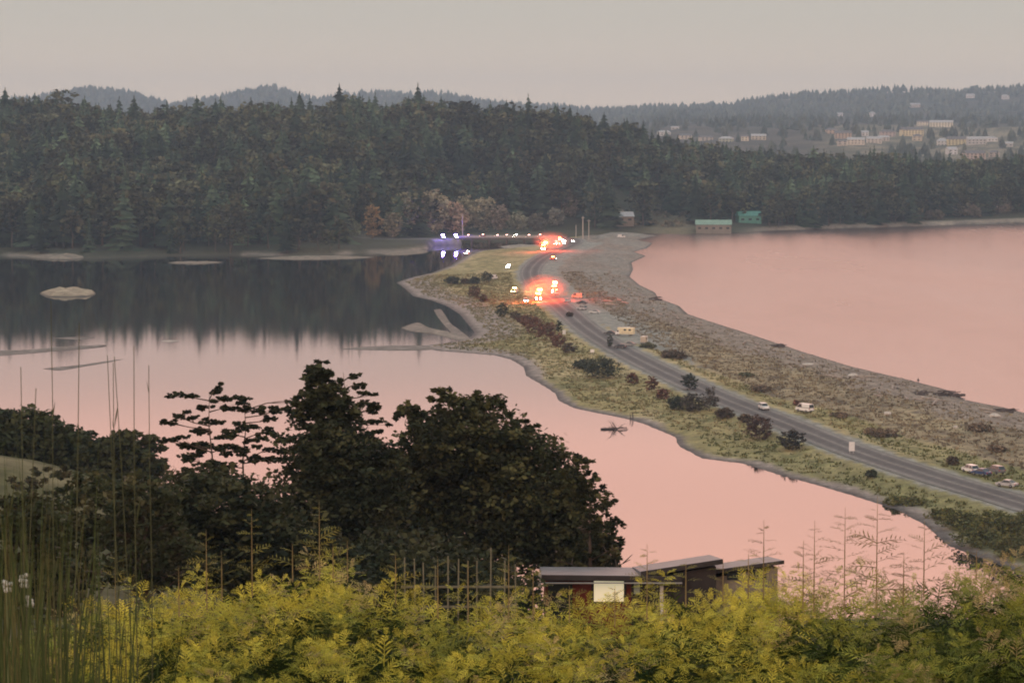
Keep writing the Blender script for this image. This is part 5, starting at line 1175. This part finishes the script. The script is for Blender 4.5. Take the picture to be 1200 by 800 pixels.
# layered pines with gaps: pads of needles on long level branches
def layered_pine(px, Y, top, bottom, pads, seed, label):
    s = scale_at(Y); x = (px - 600) / s; gz = hill_z(x, Y); e = empty('pine_tree', (x, Y, gz)); tag(e, label, 'tree'); b = MB(); zt = CAMZ - (top + 6 - 150) / s - gz
    r = random.Random(seed); out = []; rr = np.random.default_rng(seed); P = [Vector((0, 0, -0.5))]
    for k in range(8): P.append(Vector((r.uniform(-0.22, 0.22), r.uniform(-0.2, 0.2), zt * (k + 1) / 8)))
    for k in range(8): b.tube(P[k], P[k + 1], 0.17 * (1 - k / 8.5), 0.17 * (1 - (k + 1) / 8.5), 7)
    ax = lambda z: P[min(7, int(max(0, z) / zt * 8))].lerp(P[min(8, int(max(0, z) / zt * 8) + 1)], 0.5)
    for (qx, qy, w, h) in pads:
        c = Vector(((qx - px) / s, r.uniform(-1.0, 1.0), CAMZ - (qy - 150) / s - gz)); z0 = min(c.z - abs(c.x) * r.uniform(0.1, 0.35), zt * 0.97); a = ax(z0); a = Vector((a.x, a.y, z0)); m = a.lerp(c, 0.5) + Vector((0, 0, r.uniform(-0.12, 0.18)))
        b.tube(a, m, 0.045, 0.03, 5); b.tube(m, c, 0.03, 0.012, 4)
        for j in range(4):
            f_ = c if j == 0 else c + Vector((r.uniform(-0.55, 0.55) * w / s, r.uniform(-0.4, 0.4), r.uniform(-0.5, 0.6) * h / s)); k = 0.75 if j == 0 else r.uniform(0.25, 0.5)
            V, T, Cc = leafball_np(rr, w / s * k, h / s * k * 1.2, -h / s * k * 0.6, int(8 + w * h * k / 28), 14, 0.11, DK, shell=0.0, flat=0.8, squash=1.1); out.append((V + np.array(f_), T, Cc))
            if j: b.tube(m, f_, 0.015, 0.008, 4)
    V, T, Cc = join_np(out); link('crown', np_mesh('crown', V, T, Cc), M['leaf'], e); link('trunk', b.mesh('trunk'), M['bark'], e)
layered_pine(243, 150, 455, 560, [(210, 460, 32, 9), (250, 458, 22, 12), (262, 466, 26, 9), (235, 478, 20, 8), (206, 489, 30, 11), (200, 496, 22, 7), (240, 495, 34, 10), (262, 480, 22, 8), (195, 518, 40, 7), (225, 524, 46, 14), (255, 528, 40, 9), (215, 540, 40, 12), (243, 545, 50, 16), (268, 510, 24, 7), (236, 508, 28, 8)], 5, 'open layered pine with gaps, left of the pair')
layered_pine(284, 152, 462, 560, [(285, 468, 30, 10), (276, 478, 22, 8), (300, 482, 28, 8), (325, 478, 32, 8), (336, 473, 18, 6), (290, 500, 40, 11), (270, 510, 26, 8), (305, 515, 34, 9), (315, 505, 26, 8), (282, 528, 42, 11), (300, 540, 44, 12), (268, 545, 30, 10), (322, 530, 30, 10), (318, 492, 24, 6)], 6, 'open layered pine with gaps, right of the pair beside the cedar')
layered_pine(405, 140, 430, 540, [(415, 440, 16, 8), (432, 461, 22, 7), (420, 452, 22, 9), (437, 480, 24, 8), (425, 472, 30, 9), (440, 497, 28, 9), (430, 510, 40, 14), (412, 488, 40, 14)], 7, 'ragged pine leaning out at the right of the cedar top')
# round dark bushes at left, beyond the pale grass
near_tree('round_bush', [(20, 512, 140, 62), (70, 528, 110, 48), (-40, 505, 110, 80), (30, 538, 150, 30), (0, 545, 60, 26), (70, 548, 60, 26)], 268, 40, 8, 26, 0.34, [(0.035, 0.045, 0.018), (0.055, 0.065, 0.025)], 'wide dark green bush at the far left above the pale grass', cat='bush', spread=0.3)
near_tree('round_bush', [(145, 530, 84, 48), (115, 540, 70, 44), (165, 552, 60, 44), (130, 560, 90, 36)], 262, 145, 9, 30, 0.32, [(0.035, 0.045, 0.018), (0.055, 0.062, 0.025)], 'smaller round green bush right of the wide one', cat='bush', spread=0.3)
scr = [(0.045, 0.055, 0.025), (0.075, 0.075, 0.036), (0.035, 0.045, 0.02)]
near_tree('bare_scrub', [(110, 600, 130, 90), (100, 575, 70, 40), (80, 650, 120, 100)], 112, 100, 10, 8, 0.15, scr, 'brownish twiggy scrub bush below the pale grass', cat='bush', spread=0.6, nl=16, r0=0.15)
near_tree('bare_scrub', [(165, 590, 120, 80), (170, 650, 140, 90)], 106, 165, 11, 8, 0.15, scr, 'brownish scrub bush with slanting bare branches left of the cedar', cat='bush', spread=0.6, nl=16, r0=0.15)
near_tree('bare_scrub', [(10, 640, 110, 110), (30, 610, 130, 60), (30, 690, 150, 90)], 96, 20, 12, 8, 0.15, scr, 'olive scrub bush at the left edge behind the tall grass', cat='bush', spread=0.6, nl=14, r0=0.15)
near_tree('low_scrub', [(58, 556, 56, 16), (18, 570, 60, 12), (-15, 558, 50, 14)], 226, 30, 15, 14, 0.25, [(0.04, 0.045, 0.02), (0.07, 0.065, 0.032)], 'thin dark scrub strips crossing the pale grass at far left', cat='bush', spread=0.2, nl=4, r0=0.08)
near_tree('bare_scrub', [(215, 580, 90, 60), (235, 560, 70, 30)], 128, 215, 13, 11, 0.16, [(0.04, 0.045, 0.022), (0.055, 0.055, 0.028)], 'dull green shrub under the layered pines', cat='bush', spread=0.5, nl=10, r0=0.15)

# ------------------------------------------------------------------ foreground hedge of feathery conifer sprays
def fronds(P, D, L, tint, seed, droop=0.5, width=0.34, K=6):
    """feathery sprays: a bent axis with alternate leafy side shoots; P origin, D direction, L length"""
    r = np.random.default_rng(seed); N = len(P); D = D / np.linalg.norm(D, axis=1)[:, None]
    up = np.tile([0, 0, 1.0], (N, 1)) + r.normal(0, 0.35, (N, 3)); S_ = np.cross(D, up); S_ /= np.linalg.norm(S_, axis=1)[:, None] + 1e-9; Nn = np.cross(S_, D)
    Vs = []; Ts = []; Cs = []; base = 0
    def axis(t): return P + D * (L * t)[:, None] + Nn * 0 - np.array([0, 0, 1.0]) * (droop * L * t * t * 0.45)[:, None]
    # axis as a thin triangle strip
    wA = (L * 0.012)[:, None] + 0.0012
    a0 = axis(np.zeros(N)); a1 = axis(np.full(N, 0.5)); a2 = axis(np.full(N, 1.0))
    V = np.stack([a0 - S_ * wA, a0 + S_ * wA, a1 - S_ * wA * 0.8, a1 + S_ * wA * 0.8, a2], 1)
    T = (np.arange(N)[:, None, None] * 5 + np.array([(0, 1, 3), (0, 3, 2), (2, 3, 4)])[None]).reshape(-1, 3); Vs.append(V.reshape(-1, 3)); Ts.append(T); Cs.append(np.repeat(tint * 0.8, 5, 0)); base += N * 5
    for k in range(K):
        for s in (-1, 1):
            t = (k + 0.6 + (0.25 if s > 0 else 0)) / (K + 0.3); p = axis(np.full(N, t)); l = L * width * (1 - t) ** 0.6 * (0.35 + 0.65 * min(1, t * 3.5)) * r.uniform(0.7, 1.25, N) + 0.008
            d = D * 0.75 + S_ * s * 0.85 + Nn * r.uniform(-0.25, 0.35, N)[:, None]; d /= np.linalg.norm(d, axis=1)[:, None]
            q = p + d * l[:, None] - np.array([0, 0, 1.0]) * (droop * l * 0.25)[:, None]; w = (l * 0.045 + 0.0019)[:, None]; e_ = np.cross(d, Nn); m_ = p + d * (l * 0.45)[:, None]
            V = np.stack([p, m_ - e_ * w, q, m_ + e_ * w], 1); T = (np.arange(N)[:, None, None] * 4 + np.array([(0, 1, 2), (0, 2, 3)])[None]).reshape(-1, 3) + base
            Vs.append(V.reshape(-1, 3)); Ts.append(T); Cs.append(np.repeat(tint * r.uniform(0.85, 1.2, (N, 1)), 4, 0)); base += N * 4
    return np.concatenate(Vs), np.concatenate(Ts), np.concatenate(Cs)
hedge_top = [(-60, 745), (40, 735), (95, 700), (120, 684), (170, 688), (215, 700), (260, 676), (300, 672), (340, 655), (385, 650), (430, 662), (470, 688), (520, 700), (560, 704), (600, 700), (650, 700), (700, 709), (740, 708), (780, 693), (820, 681), (870, 675), (920, 677), (960, 692), (1010, 690), (1060, 684), (1100, 668), (1140, 654), (1180, 646), (1210, 644), (1280, 644)]
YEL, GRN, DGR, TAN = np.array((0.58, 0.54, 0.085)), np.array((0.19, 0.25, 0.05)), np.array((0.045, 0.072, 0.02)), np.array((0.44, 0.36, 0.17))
HED = [(150, 'golden feathery hedge shrub at the left end of the hedge'), (290, 'yellow-green hedge shrub under the layered pines'), (430, 'yellowest hedge shrub peaking below the cedar'), (570, 'golden hedge shrub below the fence pickets'), (710, 'yellow-green hedge shrub in front of the lit window'),
       (850, 'golden-green hedge shrub in front of the grey roofs'), (990, 'green hedge shrub under the tall bare leaders'), (1130, 'dark green hedge shrub at the right end'),
       (1270, 'green hedge shrub just past the right end of the hedge in view'), (1410, 'green hedge shrub second past the right end'), (1550, 'green hedge shrub farthest past the right end'), (10, 'dark green hedge shrub hidden behind the tall grass')]
for hi, (cx, lab) in enumerate(HED):
    r = np.random.default_rng(100 + hi); NC = 190; K2 = 13; pc = r.uniform(cx - 80, cx + 80, NC); yc = r.uniform(16.6, 20.2, NC)
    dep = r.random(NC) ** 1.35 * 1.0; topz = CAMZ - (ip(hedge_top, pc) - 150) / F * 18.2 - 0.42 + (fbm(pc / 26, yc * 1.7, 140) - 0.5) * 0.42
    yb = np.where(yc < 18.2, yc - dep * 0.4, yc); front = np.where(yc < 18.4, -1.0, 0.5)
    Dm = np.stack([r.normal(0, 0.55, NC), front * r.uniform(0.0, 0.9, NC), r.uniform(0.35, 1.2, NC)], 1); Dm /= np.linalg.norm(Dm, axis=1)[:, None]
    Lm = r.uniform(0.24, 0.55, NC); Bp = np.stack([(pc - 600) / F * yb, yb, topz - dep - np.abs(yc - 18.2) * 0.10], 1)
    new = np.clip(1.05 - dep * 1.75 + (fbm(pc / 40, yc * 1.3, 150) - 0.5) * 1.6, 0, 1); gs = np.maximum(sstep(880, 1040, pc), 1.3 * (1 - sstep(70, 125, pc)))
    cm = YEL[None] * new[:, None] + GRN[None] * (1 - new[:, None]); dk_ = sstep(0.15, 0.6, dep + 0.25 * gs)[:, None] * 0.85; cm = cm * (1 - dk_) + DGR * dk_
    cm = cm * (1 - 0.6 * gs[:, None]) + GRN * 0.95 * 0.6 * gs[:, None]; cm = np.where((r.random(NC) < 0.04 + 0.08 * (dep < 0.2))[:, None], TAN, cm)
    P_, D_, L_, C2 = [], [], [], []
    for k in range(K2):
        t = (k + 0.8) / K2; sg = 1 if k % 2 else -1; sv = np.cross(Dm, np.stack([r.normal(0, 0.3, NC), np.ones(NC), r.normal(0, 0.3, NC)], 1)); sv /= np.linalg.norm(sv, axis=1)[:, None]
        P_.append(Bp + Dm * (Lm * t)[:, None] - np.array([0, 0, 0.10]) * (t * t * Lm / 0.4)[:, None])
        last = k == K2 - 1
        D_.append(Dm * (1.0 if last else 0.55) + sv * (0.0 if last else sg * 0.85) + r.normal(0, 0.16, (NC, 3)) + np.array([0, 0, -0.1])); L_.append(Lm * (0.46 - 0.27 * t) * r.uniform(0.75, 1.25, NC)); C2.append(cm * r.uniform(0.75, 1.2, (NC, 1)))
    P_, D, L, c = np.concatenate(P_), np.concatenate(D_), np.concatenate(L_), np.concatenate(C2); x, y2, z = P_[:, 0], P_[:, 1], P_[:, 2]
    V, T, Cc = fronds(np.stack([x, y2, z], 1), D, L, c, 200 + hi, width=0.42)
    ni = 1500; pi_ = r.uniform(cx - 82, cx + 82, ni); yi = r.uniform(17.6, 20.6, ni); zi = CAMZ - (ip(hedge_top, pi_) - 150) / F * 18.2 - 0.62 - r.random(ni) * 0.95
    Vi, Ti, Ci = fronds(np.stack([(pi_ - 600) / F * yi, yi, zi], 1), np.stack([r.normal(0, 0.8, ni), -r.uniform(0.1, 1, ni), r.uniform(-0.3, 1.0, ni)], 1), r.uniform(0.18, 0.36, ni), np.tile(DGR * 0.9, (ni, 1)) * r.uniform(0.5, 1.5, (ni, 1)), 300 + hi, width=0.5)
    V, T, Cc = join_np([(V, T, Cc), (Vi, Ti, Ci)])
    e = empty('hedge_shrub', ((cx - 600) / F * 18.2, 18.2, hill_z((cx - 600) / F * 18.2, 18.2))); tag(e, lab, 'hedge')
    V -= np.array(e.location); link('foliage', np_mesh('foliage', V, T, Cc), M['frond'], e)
    b = MB(); rr = random.Random(hi)
    for k in range(7):
        x0 = rr.uniform(-0.35, 0.35); b.tube((x0 * 0.3, rr.uniform(0, 0.3), -0.1), (x0, rr.uniform(0.1, 0.8), 1.0), 0.03, 0.012, 5)
    b.build('stem', M['bark'], e)
    # leaders: upright young shoots
    lead = {0: [(130, 655, 0.0), (205, 668, 0)], 1: [(238, 622, 0), (292, 598, 0), (256, 650, 0), (340, 640, 0)], 2: [(372, 588, 0), (405, 636, 0), (462, 650, 0), (388, 640, 0)], 3: [(512, 655, 0), (548, 660, 0), (596, 642, 0), (625, 668, 0)],
            4: [(668, 690, 0), (760, 640, 0), (722, 690, 0)], 5: [(806, 662, 0), (880, 650, 0), (898, 612, 1), (850, 660, 0)], 6: [(945, 636, 1), (958, 612, 1), (994, 596, 2), (1032, 583, 3)], 7: [(1088, 612, 2), (1150, 648, 1), (1064, 650, 1)]}.get(hi, [])
    for j, (lx, ly, lv) in enumerate(lead):
        yy = 18.0 + ((j * 37) % 10 - 5) * 0.08; s = scale_at(yy); X0 = (lx - 600) / s; zt = CAMZ - (ly - 150) / s; zb_ = CAMZ - (float(ip(hedge_top, lx)) + 14 - 150) / s; h = max(0.12, zt - zb_)
        n = max(5, int(h / 0.032)) ; rs = np.random.default_rng(hi * 10 + j); u = np.clip(np.linspace(0.02, 0.9, n) + rs.normal(0, 0.035, n), 0.0, 0.93); sgn = np.where(np.arange(n) % 2 == 0, 1, -1)
        Pp = np.stack([np.full(n, X0), np.full(n, yy), zb_ + u * h], 1); Dd = np.stack([sgn * rs.uniform(0.6, 1.0, n), rs.uniform(-0.7, 0.7, n), rs.uniform(0.1, 0.55, n)], 1)
        Ll = (0.34 if lv >= 2 else 0.22) * (1 - u) ** 0.8 * rs.uniform(0.6, 1.2, n) + 0.015
        tc_ = np.tile(np.array((0.26, 0.20, 0.10)) if lv else np.array((0.26, 0.24, 0.07)), (n, 1)) * rs.uniform(0.7, 1.2, (n, 1))
        V, T, Cc = fronds(Pp, Dd, Ll, tc_, hi * 50 + j, 0.35); sh = link('shoot', None, None, None) if False else None
        # central stalk joined with its side sprays
        K = 5; aa = np.arange(K) * 2 * PI / K; wv = []; 
        for zz, rr_ in ((zb_ - 0.10, 0.005), (zb_ + h * 0.5, 0.0038), (zt, 0.0012)): wv.append(np.stack([X0 + np.cos(aa) * rr_, yy + np.sin(aa) * rr_, np.full(K, zz)], 1))
        SV = np.concatenate(wv); ST = []
        for q in range(2):
            for k in range(K): a_, b_ = q * K + k, q * K + (k + 1) % K; ST += [(a_, b_, b_ + K), (a_, b_ + K, a_ + K)]
        V, T, Cc = join_np([(V, T, Cc), (SV, np.array(ST), np.tile(np.array((0.30, 0.24, 0.12)), (len(SV), 1)))]); V -= np.array(e.location)
        link('shoot', np_mesh('shoot', V, T, Cc), M['frond'], e)

# ------------------------------------------------------------------ tall grass and stems at the left, close to the camera
gb = empty('tall_grass_clump', (-1.9, 11.5, hill_z(-1.9, 11.5))); tag(gb, 'clump of tall dark green grass blades in the lower left corner', 'grass')
r = np.random.default_rng(77); N = 320; Yg = r.uniform(9.5, 13.5, N); pg = r.uniform(-30, 150, N) ; pg = np.where(r.random(N) < 0.5, r.uniform(-30, 80, N), pg); x = (pg - 600) / F * Yg
topy = 640 + (pg / 150) ** 2 * 90 + r.normal(0, 60, N) - 50 * (r.random(N) < 0.1); zt = CAMZ - (topy - 150) / F * Yg; z0 = hill_height(x, Yg) - 0.05; w = r.uniform(0.003, 0.009, N); lean = r.normal(0, 0.10, N); a = r.uniform(0, PI, N)
V = []; seg = 4
P = []
for k in range(seg + 1):
    t = k / seg; cx_ = x + lean * (zt - z0) * t ** 2 * 0.5; cy_ = Yg + r.normal(0, 0.0, N); zz = z0 + (zt - z0) * t; ww = w * (1 - t ** 2 * 0.92)
    P.append(np.stack([np.stack([cx_ - np.cos(a) * ww, cy_ - np.sin(a) * ww, zz], 1), np.stack([cx_ + np.cos(a) * ww, cy_ + np.sin(a) * ww, zz], 1)], 1))
V = np.concatenate(P, 1); t_ = []
for k in range(seg): t_ += [(2 * k, 2 * k + 1, 2 * k + 3), (2 * k, 2 * k + 3, 2 * k + 2)]
T = (np.arange(N)[:, None, None] * (2 * seg + 2) + np.array(t_)[None]).reshape(-1, 3)
cc = np.array([(0.05, 0.075, 0.025), (0.07, 0.095, 0.035), (0.10, 0.10, 0.04), (0.04, 0.06, 0.02)])[r.integers(0, 4, N)]
V = V.reshape(-1, 3) - np.array(gb.location); o = link('blades', np_mesh('blades', V, T, np.repeat(cc, 2 * seg + 2, 0)), M['blade'], gb)
stems = [(6, 455, 3, 'leftmost'), (22, 430, 0, 'second'), (58, 352, 0, 'tallest'), (70, 378, 2, 'tall'), (131, 425, 0, 'pale'), (143, 416, -2, 'slim'), (155, 405, 0, 'middle'), (164, 418, -3, 'leaning'), (173, 428, 0, 'rightmost')]
for k, (px, top, ln, nm) in enumerate(stems):
    Yg = 11.0 + (k % 3) * 0.7; x = (px - 600) / F * Yg; z0 = hill_z(x, Yg) - 0.05; zt = CAMZ - (top - 150) / F * Yg; b = MB(); n = 6; prev = Vector((0, 0, 0)); rr = random.Random(k); h = zt - z0
    for j in range(n):
        nx = Vector((ln * 0.004 * (j + 1) ** 1.3 + rr.uniform(-0.004, 0.004), 0, h * (j + 1) / n)); b.tube(prev, nx, 0.0034 * (1 - j / n * 0.5), 0.0034 * (1 - (j + 1) / n * 0.5), 5); prev = nx
    e = empty('tall_grass_plant', (x, Yg, z0)); tag(e, f'thin dark upright grass stem against the lagoon, {nm + (" one" if nm in ("tallest", "second") else "")} of the nine at the left', 'grass stem', 'thin stems at the left')
    b.build('stalk', M['stalk'], e)
    b = MB()
    for j in range(5):
        t = rr.uniform(0.25, 0.95); q = Vector((0, 0, h * t)); sg = rr.choice((-1, 1)); L = rr.uniform(0.06, 0.14); lf = MB().quad([q, q + Vector((sg * L * 0.10, 0.003, L * 0.5)), q + Vector((sg * L * 0.16, 0, L)), q + Vector((sg * L * 0.05, -0.003, L * 0.5))]); lf.build('leaf', M['stemleaf'], e)
# white seed heads on two stems
for k, (px, py) in enumerate(((27, 712), (22, 684), (1, 690))):
    Yg = 12.3; x = (px - 600) / F * Yg; z = CAMZ - (py - 150) / F * Yg; zg = hill_z(x, Yg); e = empty('white_flower', (x, Yg, zg)); tag(e, ['lowest white flower head among the tall grass blades', 'small pale flower just above the white one in the grass', 'white flower at the very left edge in the grass'][k], 'flower')
    MB().tube((0, 0, 0), (0, 0, z - zg), 0.004, 0.003, 5).build('stalk', plain('flower_stalk', (0.12, 0.14, 0.06)), e)
    b = MB(); rr = random.Random(k)
    for j in range(9): b.ball((rr.uniform(-0.02, 0.02), rr.uniform(-0.015, 0.015), z - zg + rr.uniform(-0.025, 0.03)), 0.012, 6)
    b.build('petals', plain('white_petals', (0.40, 0.42, 0.38), 0.7), e)

# ------------------------------------------------------------------ haze: the dusk air between here and the hills
hz_ = MB().box((600, 4500, 128), (10600, 9900, 268)).mesh('haze'); ho = link('haze', hz_); tag(ho, 'thin pale dusk haze filling the air over lagoon, sea and hills', 'haze', None, 'stuff')
hm = bpy.data.materials.new('haze'); hm.use_nodes = True; t = hm.node_tree; t.nodes.clear(); o_ = t.nodes.new('ShaderNodeOutputMaterial'); v_ = t.nodes.new('ShaderNodeVolumePrincipled')
v_.inputs['Color'].default_value = (0.52, 0.74, 0.99, 1); v_.inputs['Density'].default_value = HAZE_DENSITY; v_.inputs['Anisotropy'].default_value = 0.0
t.links.new(v_.outputs[0], o_.inputs['Volume']); hz_.materials.append(hm)
